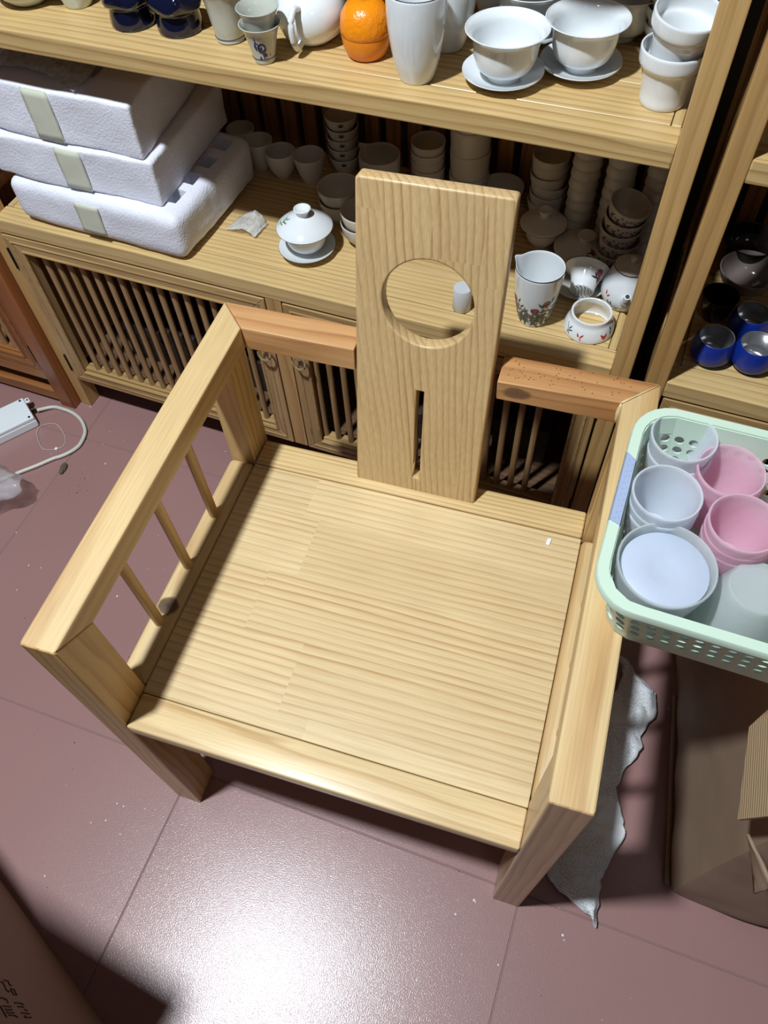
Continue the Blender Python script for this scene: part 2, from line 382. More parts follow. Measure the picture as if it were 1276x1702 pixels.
# ------------------------------------------------------------------ cabinets
def door(par, x0, x1, z0, z1, yf, n_dowel, first, step, knob_side, mz=DR_Z, mx=DR_X, knobz=0.339):
    """frame-and-dowel door; frame members mitred with an inner bead"""
    d = bpy.data.objects.new('door', None); C.objects.link(d); d.parent = par
    w, th = 0.034, 0.022
    def mem(name, v, mat):
        link(name, hexa_me(name, v, 0.0012, 1), mat, d)
    yb = yf + th
    X0, X1, Z0, Z1 = x0, x1, z0, z1
    mem('stile', [(X0, yf, Z0), (X0+w, yf, Z0+w), (X0+w, yb, Z0+w), (X0, yb, Z0), (X0, yf, Z1), (X0+w, yf, Z1-w), (X0+w, yb, Z1-w), (X0, yb, Z1)], mz)
    mem('stile', [(X1-w, yf, Z0+w), (X1, yf, Z0), (X1, yb, Z0), (X1-w, yb, Z0+w), (X1-w, yf, Z1-w), (X1, yf, Z1), (X1, yb, Z1), (X1-w, yb, Z1-w)], mz)
    mem('rail', [(X0, yf, Z0), (X1, yf, Z0), (X1, yb, Z0), (X0, yb, Z0), (X0+w, yf, Z0+w), (X1-w, yf, Z0+w), (X1-w, yb, Z0+w), (X0+w, yb, Z0+w)], mx)
    mem('rail', [(X0+w, yf, Z1-w), (X1-w, yf, Z1-w), (X1-w, yb, Z1-w), (X0+w, yb, Z1-w), (X0, yf, Z1), (X1, yf, Z1), (X1, yb, Z1), (X0, yb, Z1)], mx)
    # raised bead along the frame and inner quarter bead
    bm = bmesh.new()
    for e, r in ((w*0.42, 0.0022), (w-0.001, 0.003)):
        p = [(X0+e, yf+0.0002, Z0+e), (X1-e, yf+0.0002, Z0+e), (X1-e, yf+0.0002, Z1-e), (X0+e, yf+0.0002, Z1-e)]
        for a in range(4): add_tube(bm, [p[a], p[(a+1) % 4]], r, 6)
    link('bead', finish(bm, 'bead', angle=50), mx, d)
    # inner ledge carrying the dowels
    link('ledge', box_me('ledge', X0+w, X1-w, yf+0.006, yb+0.006, Z0+w-0.002, Z0+w+0.006, 0.001, 1), mx, d)
    link('ledge', box_me('ledge', X0+w, X1-w, yf+0.006, yb+0.006, Z1-w-0.006, Z1-w+0.002, 0.001, 1), mx, d)
    dm = tube_me('dowel', [(0, 0, Z0+w+0.004), (0, 0, Z1-w-0.004)], 0.0062, 10); dm.materials.append(DW)
    for k in range(n_dowel):
        o = link('dowel', dm, None, d); o.location = (first + step*k, yf+0.0165, 0); o.rotation_euler = (0, 0, k*1.3)
    if knob_side:
        kx = X1-w*0.48 if knob_side > 0 else X0+w*0.62
        bm = bmesh.new()
        add_lathe(bm, [(0, 0), (0.0105, 0.0), (0.0105, 0.0012), (0.008, 0.003), (0.004, 0.004), (0.0035, 0.010), (0.005, 0.012), (0, 0.0135)], 16)
        bmesh.ops.rotate(bm, verts=bm.verts[:], cent=(0, 0, 0), matrix=Matrix.Rotation(PI/2, 3, 'X'))
        bmesh.ops.translate(bm, verts=bm.verts[:], vec=(kx, yf, knobz+0.036))
        add_tube(bm, [(kx+0.0125*math.sin(a), yf-0.009-0.003*(1-math.cos(a)), knobz+0.0235+0.0125*math.cos(a)) for a in [2*PI*i/20 for i in range(20)]], 0.0022, 6, True)
        link('ring_pull', finish(bm, 'ring_pull', angle=50), BRASS, d, 'brass ring pull on round plate')
    hx = X0-0.0005 if knob_side > 0 else X1+0.0005
    for hz in (Z0+0.055, Z1-0.055):
        bm = bmesh.new()
        for q in range(4): add_tube(bm, [(hx, yf-0.001, hz-0.024+q*0.0122), (hx, yf-0.001, hz-0.013+q*0.0122)], 0.0026, 8)
        link('hinge', finish(bm, 'hinge', angle=50), IRON, d, 'dark butt hinge')
    return d

def shelf_boards(par, x0, x1, z, th, yf, yb, pw, mx, mpanel, my, lip=True):
    link('front_edge_board', box_me('front_edge_board', x0+pw, x1-pw, yf, yf+0.0415, z-th, z, 0.0022), mx, par)
    n = 4; yy = yf+0.0427; dy = (yb-0.045-yy)/n
    for k in range(n):
        link('shelf_plank', box_me('shelf_plank', x0+pw+0.0142, x1-pw-0.0142, yy+dy*k+0.0001, yy+dy*(k+1)-0.0003, z-0.020, z-0.0006, 0.0006, 1), mpanel, par)
    for xa, xb in ((x0+pw+0.001, x0+pw+0.0131), (x1-pw-0.0131, x1-pw-0.001)):
        link('end_batten', box_me('end_batten', xa, xb, yf+0.0427, yb-0.045, z-th, z-0.0002, 0.0012, 1), my, par)
    link('rear_edge_board', box_me('rear_edge_board', x0+pw, x1-pw, yb-0.044, yb-0.012, z-th, z, 0.0015), mx, par)

def cabinet(label, x0, x1, doors, mats, yf=0.7232, yb=1.122, group=None, top=1.62, pw=0.0293, slats=True, low=False, st=0.0273):
    mx, mpan, my, mz, ms = mats
    t = thing('display_cabinet', label, 'cabinet', (0, 0, 0), RS)
    # posts
    for xa in (x0, x1-pw):
        for (ya, yc) in ((yf, yf+0.036), (yb-0.036, yb)):
            link('post', box_me('post', xa, xa+pw, ya, yc, 0.0, top, 0.002), mz, t)
    for z in (S2, 1.237, 1.594): shelf_boards(t, x0, x1, z, 0.029, yf, yb, pw, mx, mpan, my)
    shelf_boards(t, x0, x1, WT, 0.0308, yf, yb, pw, mx, mpan, my)
    # lower carcass
    zb = 0.0934
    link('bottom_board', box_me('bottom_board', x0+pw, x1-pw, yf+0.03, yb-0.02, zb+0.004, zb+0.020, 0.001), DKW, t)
    for xa in (x0+0.004, x1-0.010):
        link('side_panel', box_me('side_panel', xa, xa+0.006, yf+0.036, yb-0.036, zb, WT-0.031, 0.0005, 1), mz, t)
    link('back_panel', box_me('back_panel', x0+pw, x1-pw, yb-0.012, yb-0.006, zb, WT-0.031, 0.0005, 1), ms, t)
    for (a, b) in [(d[1], e[0]) for d, e in zip(doors, doors[1:])]:
        link('centre_stile', box_me('centre_stile', a+0.0012, b-0.0012, yf+0.001, yf+0.022, zb, WT-0.0312, 0.0012), mz, t)
    for d in doors: door(t, d[0]+0.001, d[1]-0.001, zb, WT-0.0345, yf, d[2], d[3], d[4], d[5])
    if slats:
        nn = int((x1-x0-2*pw)/0.0425); sm = box_me('back_slat', -0.0145, 0.0145, 0, 0.012, WT, top-0.03, 0.0012, 1); sm.materials.append(ms)
        for k in range(nn+1):
            o = link('back_slat', sm, None, t); o.location = (x0+pw+0.012+0.0425*k, yb-0.018, 0)
    return t
M_MAIN = (CB_X, CB_XS, CB_Y, CB_Z, SLAT)
main = cabinet('pale pine display cabinet with two dowelled doors behind the armchair', -0.6809, 0.5250,
        [(-0.6536, -0.0974, 16, -0.5885, 0.0283, 1), (-0.0652, 0.4935, 16, 0.0030-0.0283, 0.0283, -1)], M_MAIN)
right = cabinet('pale pine display cabinet at the right, holding the blue cups', 0.5490, 1.7560,
        [(0.5810, 1.1340, 16, 0.646, 0.0283, 1), (1.1680, 1.7240, 16, 1.236, 0.0283, -1)], M_MAIN)

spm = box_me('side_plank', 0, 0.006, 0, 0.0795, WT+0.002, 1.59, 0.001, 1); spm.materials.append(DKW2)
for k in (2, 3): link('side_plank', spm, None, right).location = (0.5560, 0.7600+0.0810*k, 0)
# reddish cabinet on the left
rc = thing('reddish_cabinet', 'reddish-brown low cabinet at the left edge, beside the pale cabinet', 'cabinet', (0, 0, 0), RS)
rx1, ry = -0.6835, 0.700
for xa in (rx1-0.040, rx1-0.90):
    link('post', box_me('post', xa, xa+0.040, ry, ry+0.04, 0, 0.53, 0.003), RD_Z, rc)
    link('post', box_me('post', xa, xa+0.040, ry+0.36, ry+0.40, 0, 0.53, 0.003), RD_Z, rc)
link('lower_rail', box_me('lower_rail', rx1-0.86, rx1-0.041, ry+0.004, ry+0.036, 0.012, 0.042, 0.003), RD_X, rc)
link('middle_rail', box_me('middle_rail', rx1-0.86, rx1-0.041, ry+0.004, ry+0.030, 0.082, 0.112, 0.003), RD_X, rc)
link('top_board', box_me('top_board', rx1-0.90, rx1, ry-0.001, ry+0.40, 0.531, 0.555, 0.003), RD_X, rc)
link('bottom_board', box_me('bottom_board', rx1-0.86, rx1-0.041, ry+0.032, ry+0.38, 0.090, 0.104, 0.001), RD_X, rc)
link('back_panel', box_me('back_panel', rx1-0.86, rx1-0.041, ry+0.385, ry+0.392, 0.05, 0.53, 0.001), SLAT, rc)
door(rc, rx1-0.455, rx1-0.043, 0.114, 0.528, ry+0.004, 11, rx1-0.405, 0.0300, 0, RD_Z, RD_X)
door(rc, rx1-0.859, rx1-0.457, 0.114, 0.528, ry+0.004, 11, rx1-0.815, 0.0300, 0, RD_Z, RD_X)

# dark cartons stored behind the left door and the right door
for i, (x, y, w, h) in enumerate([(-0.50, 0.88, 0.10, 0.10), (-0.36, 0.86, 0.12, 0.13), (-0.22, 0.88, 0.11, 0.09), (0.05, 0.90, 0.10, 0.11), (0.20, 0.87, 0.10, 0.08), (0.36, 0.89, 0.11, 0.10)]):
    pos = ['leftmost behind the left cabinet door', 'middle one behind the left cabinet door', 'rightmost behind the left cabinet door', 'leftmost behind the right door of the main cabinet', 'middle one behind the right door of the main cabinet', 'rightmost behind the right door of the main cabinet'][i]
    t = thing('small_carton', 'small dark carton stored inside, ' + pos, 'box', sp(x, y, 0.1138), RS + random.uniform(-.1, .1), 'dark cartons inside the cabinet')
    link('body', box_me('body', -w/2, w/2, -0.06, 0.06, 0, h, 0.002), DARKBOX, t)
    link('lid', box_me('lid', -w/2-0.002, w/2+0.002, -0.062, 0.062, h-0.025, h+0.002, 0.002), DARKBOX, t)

# ------------------------------------------------------------------ armchair
CX, CY = 0.30225, 0.272
W_, D_, H_, S_, A_ = 0.6045, 0.5442, 0.6526, 0.4170, 0.0434
chair = thing('armchair', 'large square pine armchair with a pierced backrest board', 'armchair', (CX, CY, 0))
TA = 0.0390
def cp(side, x, y, z):      # chair local; side mirrors in x
    X = x if side > 0 else W_ - x
    return (X - CX, y - CY, z)
def order(v, side): return v if side > 0 else [v[i] for i in (1, 0, 3, 2, 5, 4, 7, 6)]
for sd in (1, -1):
    yr = D_ - 0.0444
    # front leg, mitred to the arm at the top
    v = [cp(sd, 0, 0, 0), cp(sd, A_, 0, 0), cp(sd, A_, 0.058, 0), cp(sd, 0, 0.058, 0),
         cp(sd, 0, 0, H_), cp(sd, A_, 0, H_), cp(sd, A_, 0.058, H_-TA), cp(sd, 0, 0.058, H_-TA)]
    link('front_leg', hexa_me('front_leg', order(v, sd), 0.0022), CH_LEGR if sd < 0 else CH_Z, chair)
    v = [cp(sd, 0, 0.058, H_-TA), cp(sd, A_, 0.058, H_-TA), cp(sd, A_, yr, H_-TA), cp(sd, 0, D_, H_-TA),
         cp(sd, 0, 0.0003, H_), cp(sd, A_, 0.0003, H_), cp(sd, A_, yr, H_), cp(sd, 0, D_, H_)]
    link('armrest', hexa_me('armrest', order(v, sd), 0.0022), CH_Y, chair)
    link('rear_leg', hexa_me('rear_leg', order([cp(sd, 0.0006, 0.444, 0), cp(sd, A_-0.0004, 0.444, 0), cp(sd, A_-0.0004, 0.491, 0), cp(sd, 0.0006, 0.491, 0),
         cp(sd, 0.0006, 0.446, H_-TA), cp(sd, A_-0.0004, 0.446, H_-TA), cp(sd, A_-0.0004, 0.4995, H_-TA), cp(sd, 0.0006, 0.4995, H_-TA)], sd), 0.002), CH_Z, chair)
    # rounded side rail
    link('side_rail', hexa_me('side_rail', order([cp(sd, 0.001, 0.0585, S_-0.045), cp(sd, A_-0.0004, 0.0585, S_-0.045), cp(sd, A_-0.0004, 0.4435, S_-0.045), cp(sd, 0.001, 0.4435, S_-0.045),
         cp(sd, 0.001, 0.0585, S_+0.001), cp(sd, A_-0.0004, 0.0585, S_+0.001), cp(sd, A_-0.0004, 0.4435, S_+0.001), cp(sd, 0.001, 0.4435, S_+0.001)], sd), 0.009, 4), CH_RAIL if sd > 0 else CH_Y, chair)
    for ys in (0.148, 0.242, 0.335):
        p0 = cp(sd, 0.0205, ys, S_-0.004); p1 = cp(sd, 0.0245, ys-0.006, H_-TA+0.003)
        m = tube_me('spindle', [p0, p1], 0.0074, 14)
        link('spindle', m, CH_Z, chair)
link('front_seat_rail', box_me('front_seat_rail', A_+0.0002-CX, W_-A_-0.0002-CX, 0.0-CY, 0.0488-CY, S_-0.025, S_, 0.0035, 3), CH_X, chair)
link('seat_panel', box_me('seat_panel', A_+0.0005-CX, W_-A_-0.0005-CX, 0.0495-CY, 0.4425-CY, S_-0.020, S_-0.0006, 0.0008, 1), SEAT, chair)
link('back_seat_strip', box_me('back_seat_strip', A_+0.0003-CX, W_-A_-0.0003-CX, 0.4432-CY, 0.4900-CY, S_-0.028, S_+0.0035, 0.004, 3), STRIPW, chair)
link('under_rail', box_me('under_rail', A_+0.0005-CX, W_-A_-0.0005-CX, 0.452-CY, 0.478-CY, S_-0.075, S_-0.0285, 0.002), CH_X, chair)
# back rail in two pieces, mitred to the arms
yr = D_ - 0.0444
def rail_piece(v, mat):
    v = [(a-CX, b-CY, c) for a, b, c in v]; link('back_rail', hexa_me('back_rail', v, 0.0022), mat, chair, 'reddish pine back rail piece')
z0, z1 = H_-TA, H_
rail_piece([(A_+0.0006, yr, z0), (0.2075, yr, z0), (0.2075, D_, z0), (0.0006, D_, z0), (A_+0.0006, yr, z1), (0.2075, yr, z1), (0.2075, D_, z1), (0.0006, D_, z1)], RED)
rail_piece([(0.4035, yr, z0), (W_-A_-0.0006, yr, z0), (W_-0.0006, D_, z0), (0.4035, D_, z0), (0.4035, yr-0.006, z1), (W_-A_-0.0006, yr, z1), (W_-0.0006, D_, z1), (0.4035, D_, z1)], RED_K)
# rows of small drill holes on the right piece
bm = bmesh.new()
for i in range(46):
    x = random.uniform(0.415, 0.575); y = random.uniform(0.504, 0.541)
    if x - 0.561 > (y - yr): continue
    add_lathe(bm, [(0, 0), (0.0009, 0), (0.0009, 0.0003), (0, 0.0004)], 6, H_-0.0001, x-CX, y-CY)
link('pin_holes', finish(bm, 'pin_holes'), plain('dark_pin_hole', srgb(96, 56, 34), 0.7), chair, kind='stuff')
# hardened glue along the right mitre
bm = bmesh.new()
add_tube(bm, [(W_-A_-0.001+t*0.0425-CX, yr+t*0.0425-CY, H_+0.0002) for t in [i/6 for i in range(7)]], [0.0012, .0016, .0009, .0012, .0008, .0006, .0004], 6)
add_tube(bm, [(W_-A_-0.001-CX, yr-0.0005-CY, H_-0.001-t*0.036) for t in [i/6 for i in range(7)]], [0.0012, .0022, .0032, .0036, .003, .002, .001], 6)
link('glue_line', finish(bm, 'glue_line', smooth=True), plain('dried_pale_glue', srgb(222, 206, 160), 0.4), chair, 'dried pale glue along the mitre')
# backrest board with round hole and slot (bevelled outline)
cu = bpy.data.curves.new('backrest', 'CURVE'); cu.dimensions = '2D'; cu.fill_mode = 'BOTH'
TH, BV = 0.0225, 0.0028
cu.extrude = TH/2-BV; cu.bevel_depth = BV; cu.bevel_resolution = 2; cu.offset = -BV
def spl(pts, rev=False):
    s = cu.splines.new('POLY'); pts = pts[::-1] if rev else pts
    s.points.add(len(pts)-1)
    for q, p in zip(s.points, pts): q.co = (p[0], p[1], 0, 1)
    s.use_cyclic_u = True
xl, xr, Lb, rc_ = 0.2095-CX, 0.3955-CX, 0.4715, 0.005
out = []
for cx_, cy_, a0 in ((xr-rc_, 0.001, -90), (xr-rc_, Lb-rc_, 0), (xl+rc_, Lb-rc_, 90), (xl+rc_, 0.001, 180)):
    if cy_ < 0.01: out.append((xr if a0 == -90 else xl, 0.0)); continue
    for k in range(5): a = math.radians(a0+k*22.5); out.append((cx_+rc_*math.cos(a), cy_+rc_*math.sin(a)))
spl(out)
spl([(0.3030-CX+0.0590*math.cos(2*PI*k/64), 0.3235+0.0600*math.sin(2*PI*k/64)) for k in range(64)], True)
spl([(0.2965-CX, 0.028), (0.3085-CX, 0.028), (0.3060-CX, 0.191), (0.2960-CX, 0.191)], True)
tmp = bpy.data.objects.new('tmp', cu); C.objects.link(tmp)
dg = bpy.context.evaluated_depsgraph_get(); bme = bpy.data.meshes.new_from_object(tmp.evaluated_get(dg)); bpy.data.objects.remove(tmp)
b0 = Vector((0, 0.4575-CY, S_)); bv = Vector((0, 0.0900, 0.4630)).normalized(); bn = Vector((1, 0, 0)).cross(bv)   # bn points to the front
if bn.y > 0: bn = -bn
for v in bme.vertices:
    q = b0 + Vector((v.co.x, 0, 0)) + bv*v.co.y - bn*(TH/2) + bn*v.co.z
    v.co = q
bme.materials.clear(); bme.name = 'backrest'
link('backrest', bme, BOARD, chair)

# ------------------------------------------------------------------ pottery
def surf(prof):
    """arc-length lookup of an outer profile"""
    L = [0]
    for a, b in zip(prof, prof[1:]): L.append(L[-1] + math.dist(a, b))
    def f(s):
        for i in range(len(L)-1):
            if s <= L[i+1] or i == len(L)-2:
                t = (s-L[i])/max(1e-9, L[i+1]-L[i]); a, b = prof[i], prof[i+1]
                r = a[0]+(b[0]-a[0])*t; z = a[1]+(b[1]-a[1])*t
                d = Vector((b[1]-a[1], -(b[0]-a[0]))).normalized()
                return r, z, d
    return f, L[-1]
def decal(par, name, prof, shapes, mat, flip=1, lift=0.00035):
    """shapes: polygons in (dx along circumference from angle th0, s along profile)"""
    f, LT = surf(prof); bm = bmesh.new()
    for th0, poly in shapes:
        vs = []
        for dx, s in poly:
            s = min(max(s, 0), LT*0.999); r, z, d = f(s); th = th0 + dx/max(r, 0.004)
            r2, z2 = r + d.x*lift*flip, z + d.y*lift*flip
            vs.append(bm.verts.new((r2*math.cos(th), r2*math.sin(th), z2)))
        if len(vs) > 2: bm.faces.new(vs)
    bmesh.ops.triangulate(bm, faces=bm.faces[:])
    return link(name, finish(bm, name), mat, par, kind='stuff' if len(shapes) > 1 else None)
def leaf(x, s, ang, ln, wd):
    c, q = math.cos(ang), math.sin(ang)
    return [(x + u*c - v*q, s + u*q + v*c) for u, v in ((0, 0), (ln*.3, wd*.5), (ln*.65, wd*.4), (ln, 0), (ln*.65, -wd*.4), (ln*.3, -wd*.5))]
def blob(x, s, r, n=12, k=1.0): return [(x + r*math.cos(2*PI*i/n), s + r*k*math.sin(2*PI*i/n)) for i in range(n)]
def stroke(pts, w):
    P = [Vector(p) for p in pts]; a, b = [], []
    for i, p in enumerate(P):
        d = (P[min(i+1, len(P)-1)] - P[max(i-1, 0)]).normalized(); n = Vector((-d.y, d.x))
        a.append(tuple(p+n*w/2)); b.append(tuple(p-n*w/2))
    return a + b[::-1]

def closed_profile(outer, t=0.0022, floor_t=0.004, inner_r0=None):
    """outer foot->rim ; returns full wall with inside"""
    zf = outer[0][1]
    inner = []
    for r, z in reversed(outer):
        if z > zf + floor_t and r - t > 0.001: inner.append((r - t, z))
    lip = [(outer[-1][0]-t*0.25, outer[-1][1]+t*0.35), (outer[-1][0]-t*0.8, outer[-1][1]+t*0.3)]
    rr = inner[-1][0]
    return [(0, zf)] + outer + lip + inner + [(rr*0.8, zf+floor_t+0.0008), (0, zf+floor_t)]
def resample(pts, sub=4):
    return [(p.x, p.y) for p in smooth_path([Vector((a, b, 0)) for a, b in pts], sub)]

def gaiwan_outer(R, h):
    return resample([(R*.40, 0), (R*.41, h*.08), (R*.44, h*.11), (R*.64, h*.23), (R*.75, h*.44), (R*.79, h*.70), (R*.82, h*.86), (R*.90, h*.95), (R, h)])
def cup_outer(R, rb, h, belly=0.5):
    return resample([(rb*.9, 0), (rb, h*.03), (rb+(R-rb)*belly, h*.35), (rb+(R-rb)*(belly+.3), h*.7), (R, h)])
def straight_outer(R, rb, h): return resample([(rb*.95, 0), (rb, h*.03), ((R+rb)/2, h*.5), (R, h)], 3)
def bowl_outer(R, rb, h): return resample([(rb, 0), (rb, h*.1), (rb+(R-rb)*.5, h*.28), (rb+(R-rb)*.82, h*.6), (R, h)])
def saucer_prof(R): return [(0, 0.002), (R*.42, 0.002), (R*.42, 0), (R*.47, 0), (R*.49, 0.003), (R*.8, 0.0065), (R, 0.0125), (R*.995, 0.0140), (R*.97, 0.0135), (R*.78, 0.0088), (R*.5, 0.0055), (R*.46, 0.0048), (0, 0.0048)]

def ring_me(name, r, z, rt, seg=40):
    return tube_me(name, [(r*math.cos(2*PI*i/seg), r*math.sin(2*PI*i/seg), z) for i in range(seg)], rt, 6, True)

def lathe_thing(name, label, cat, pos, prof, mat, group=None, rot=None, seg=40, body='body', z_rot=0.0):
    t = thing(name, label, cat, pos, RS+z_rot, group, rot)
    link(body, lathe_me(body, prof, seg), mat, t)
    return t
def copy_tree(o, **kw):
    c = o.copy(); C.objects.link(c)
    for ch in list(o.children):
        d = ch.copy(); C.objects.link(d); d.parent = c
        for g in list(ch.children):
            e = g.copy(); C.objects.link(e); e.parent = d
    return c
def stack(make, n, base, step, labels, group, jitter=0.0012, tilt=0.0):
    first = make(); res = []
    for i in range(n):
        o = first if i == 0 else copy_tree(first)
        o.location = (base[0]+random.uniform(-jitter, jitter), base[1]+random.uniform(-jitter, jitter), base[2]+step*i)
        o.rotation_euler = (random.uniform(-tilt, tilt), random.uniform(-tilt, tilt), first.rotation_euler[2]+random.uniform(-.05, .05))
        o['label'] = labels(i, n); o['group'] = group; res.append(o)
    return res
ORD = ['lowest', 'second up', 'third up', 'fourth up', 'fifth up', 'sixth up', 'seventh up', 'eighth up', 'ninth up', 'tenth up', 'eleventh up']
def ordl(txt):
    return lambda i, n: txt + (', topmost' if i == n-1 else ', ' + ORD[i])

# ---- upper shelf (z = S2)
GA_P = closed_profile(gaiwan_outer(0.0508, 0.0575), 0.0018, 0.006)
gaiwan_bowl_me = lathe_me('bowl', GA_P, 48); gaiwan_bowl_me.materials.append(PORC)
sau_me = lathe_me('saucer', saucer_prof(0.0508), 48); sau_me.materials.append(PORC)
def saucer(pos, label, me=sau_me, group='white saucers on the upper shelf'):
    t = thing('saucer', label, 'saucer', pos, RS, group); link('dish', me, None, t); return t
def gbowl(pos, label, group='white lidless gaiwan bowls on the upper shelf', rot=None):
    t = thing('gaiwan_bowl', label, 'tea bowl', pos, RS, group, rot); link('cup', gaiwan_bowl_me, None, t); return t
for (sx, sy, gx, gy, ww) in ((0.268, 0.803, 0.270, 0.800, 'left, in front'), (0.353, 0.853, 0.354, 0.851, 'right, nearest the post'), (0.266, 0.915, 0.268, 0.915, 'rear, behind the other two')):
    saucer(sp(sx, sy, S2), 'white porcelain saucer under the flared tea bowl at ' + ww)
    gbowl(sp(gx, gy, S2+0.0050), 'flared white tea bowl on a saucer, ' + ww)
gbowl(sp(0.383, 0.952, S2), 'flared white tea bowl standing in shade behind the right saucer pair')

TUM = resample([(0.020, 0), (0.022, 0.003), (0.0290, 0.025), (0.0345, 0.058), (0.0362, 0.085), (0.0362, 0.100)])
tum_me = lathe_me('tumbler', closed_profile(TUM, 0.002), 48); tum_me.materials.append(PORC)
tum_rim = ring_me('rim_line', 0.0357, 0.1007, 0.0005); tum_rim.materials.append(RIM)
for pos, lab in ((sp(0.164, 0.776, S2), 'tall white tumbler with dark rim line, beside the orange jar'), (sp(0.176, 0.862, S2), 'tall white tumbler half hidden behind the front tumbler')):
    t = thing('tall_tumbler', lab, 'tumbler', pos, RS, 'tall white tumblers'); link('body', tum_me, None, t); link('rim_line', tum_rim, None, t)

t = thing('orange_jar', 'round orange ceramic jar shaped like a tangerine, beside the tall tumbler', 'jar', sp(0.082, 0.812, S2), RS)
link('base', lathe_me('base', [(0, 0), (0.023, 0), (0.026, 0.003), (0.0305, 0.014), (0.0322, 0.026), (0.0320, 0.0275), (0, 0.0275)], 48), ORNG2, t)
link('lid', lathe_me('lid', [(0, 0.0277), (0.0318, 0.0277), (0.0328, 0.0290), (0.0330, 0.036), (0.0305, 0.050), (0.0235, 0.060), (0.012, 0.0655), (0.004, 0.0650), (0, 0.064)], 48), ORNG, t, 'dimpled orange lid')
link('stalk', tube_me('stalk', [(0, 0, 0.063), (0.001, 0, 0.068)], 0.0025, 8), GREENG, t)

# big flared stacked cups at the right end
WC = resample([(0.026, 0), (0.0275, 0.004), (0.0280, 0.014), (0.0290, 0.022), (0.0310, 0.034), (0.0335, 0.042), (0.0372, 0.046), (0.0382, 0.054), (0.0384, 0.062)], 3)
wc_me = lathe_me('cup', closed_profile(WC, 0.0026), 48); wc_me.materials.append(PORC)
for i, (zz, rot, lab) in enumerate(((0, (0, 0, 0), 'thick-rimmed ribbed white cup, lower one of the pair beside the post'), (0.040, (0.10, 0.09, 0), 'thick-rimmed ribbed white cup, upper tilted one of the pair beside the post'))):
    t = thing('ribbed_cup', lab, 'cup', sp(0.4625, 0.813+0.001*i, S2+zz), RS, 'ribbed white cups', (rot[0], rot[1], RS)); link('body', wc_me, None, t)
WC2 = resample([(0.018, 0), (0.0195, 0.006), (0.020, 0.018), (0.024, 0.026), (0.025, 0.034)], 3)
wc2_me = lathe_me('cup', closed_profile(WC2, 0.002), 32); wc2_me.materials.append(PORC)
def mk():
    t = thing('small_ribbed_cup', '', 'cup', (0, 0, 0), RS); link('body', wc2_me, None, t); return t
stack(mk, 7, sp(0.4975, 0.920, S2), 0.0195, ordl('small white ribbed cup seen between the two posts'), 'small ribbed cups behind the post')
stack(mk, 4, sp(0.437, 0.925, S2), 0.0195, ordl('small white ribbed cup behind the thick-rimmed pair'), 'small ribbed cups behind the pair')

# left part of the upper shelf
t = thing('porcelain_jar', 'round pale celadon teapot body at the left end of the upper shelf', 'teapot', sp(-0.452, 0.812, S2), RS)
link('body', lathe_me('body', [(0, 0), (0.026, 0), (0.030, 0.003), (0.044, 0.016), (0.0515, 0.034), (0.050, 0.052), (0.040, 0.066), (0.024, 0.073), (0.020, 0.074), (0, 0.074)], 48), CELA, t)
link('lid', lathe_me('lid', [(0, 0.0742), (0.021, 0.0742), (0.022, 0.076), (0.012, 0.081), (0.004, 0.083), (0.004, 0.087), (0.007, 0.092), (0.004, 0.096), (0, 0.097)], 32), CELA, t)
link('spout', tube_me('spout', smooth_path([(0.040, -0.010, 0.025), (0.062, -0.014, 0.040), (0.072, -0.016, 0.060)], 5), [0.011-0.0006*i for i in range(11)], 12), CELA, t)
C1 = closed_profile(cup_outer(0.029, 0.0205, 0.050, .6), 0.002)
lathe_thing('tea_cup', 'pale celadon tea cup between the round teapot and the navy pieces', 'cup', sp(-0.373, 0.822, S2), C1, CELA)
def navy(pos, lab, zr):
    t = thing('navy_pot_stand', lab, 'tea strainer stand', pos, RS+zr, 'navy glazed stands')
    link('base', lathe_me('base', closed_profile(resample([(0.0300, 0), (0.0318, 0.002), (0.0305, 0.014), (0.0285, 0.024), (0.0290, 0.0255)], 3), 0.0028, 0.003), 48), NAVY, t)
    # draped wavy collar
    bm = bmesh.new(); seg = 60; rings = []
    for (r, z, amp) in ((0.0285, 0.0262, 0), (0.0320, 0.0275, .0008), (0.0352, 0.031, .0016), (0.0362, 0.037, .0022), (0.033, 0.044, .002), (0.028, 0.050, .0015), (0.021, 0.053, 0), (0.018, 0.050, 0), (0.018, 0.0275, 0)):
        rings.append([bm.verts.new(((r+amp*math.sin(5*a))*math.cos(a), (r+amp*math.sin(5*a))*math.sin(a), z-amp*1.6*math.cos(5*a))) for a in [2*PI*k/seg for k in range(seg)]])
    for A, B in zip(rings, rings[1:]+[rings[0]]):
        for k in range(seg): bm.faces.new((A[k], A[(k+1) % seg], B[(k+1) % seg], B[k]))
    link('collar', finish(bm, 'collar', smooth=True), NAVY, t, 'wavy glossy navy collar')
navy(sp(-0.264, 0.797, S2), 'navy glazed ceramic stand with wavy collar, left of the two', 0.3)
navy(sp(-0.191, 0.801, S2), 'navy glazed ceramic stand with wavy collar, right of the two', 1.1)
TC = resample([(0.0190, 0), (0.0203, 0.002), (0.0200, 0.005), (0.0225, 0.018), (0.0255, 0.040), (0.0290, 0.056), (0.0325, 0.064)])
t = lathe_thing('tall_cup', 'tall pale grey flared cup with blue inner rim, behind the stacked cups', 'cup', sp(-0.110, 0.796, S2), closed_profile(TC, 0.002), CELG)
link('rim_line', ring_me('rim_line', 0.0300, 0.0625, 0.0006), BLUEP, t, 'blue line inside the rim')
link('foot_line', ring_me('foot_line', 0.0206, 0.006, 0.0004), BLUEP, t)
SC = resample([(0.0125, 0), (0.0140, 0.002), (0.0150, 0.008), (0.0185, 0.024), (0.0225, 0.038), (0.0272, 0.046)])
sc_me = lathe_me('cup', closed_profile(SC, 0.0016), 40); sc_me.materials.append(CELG)
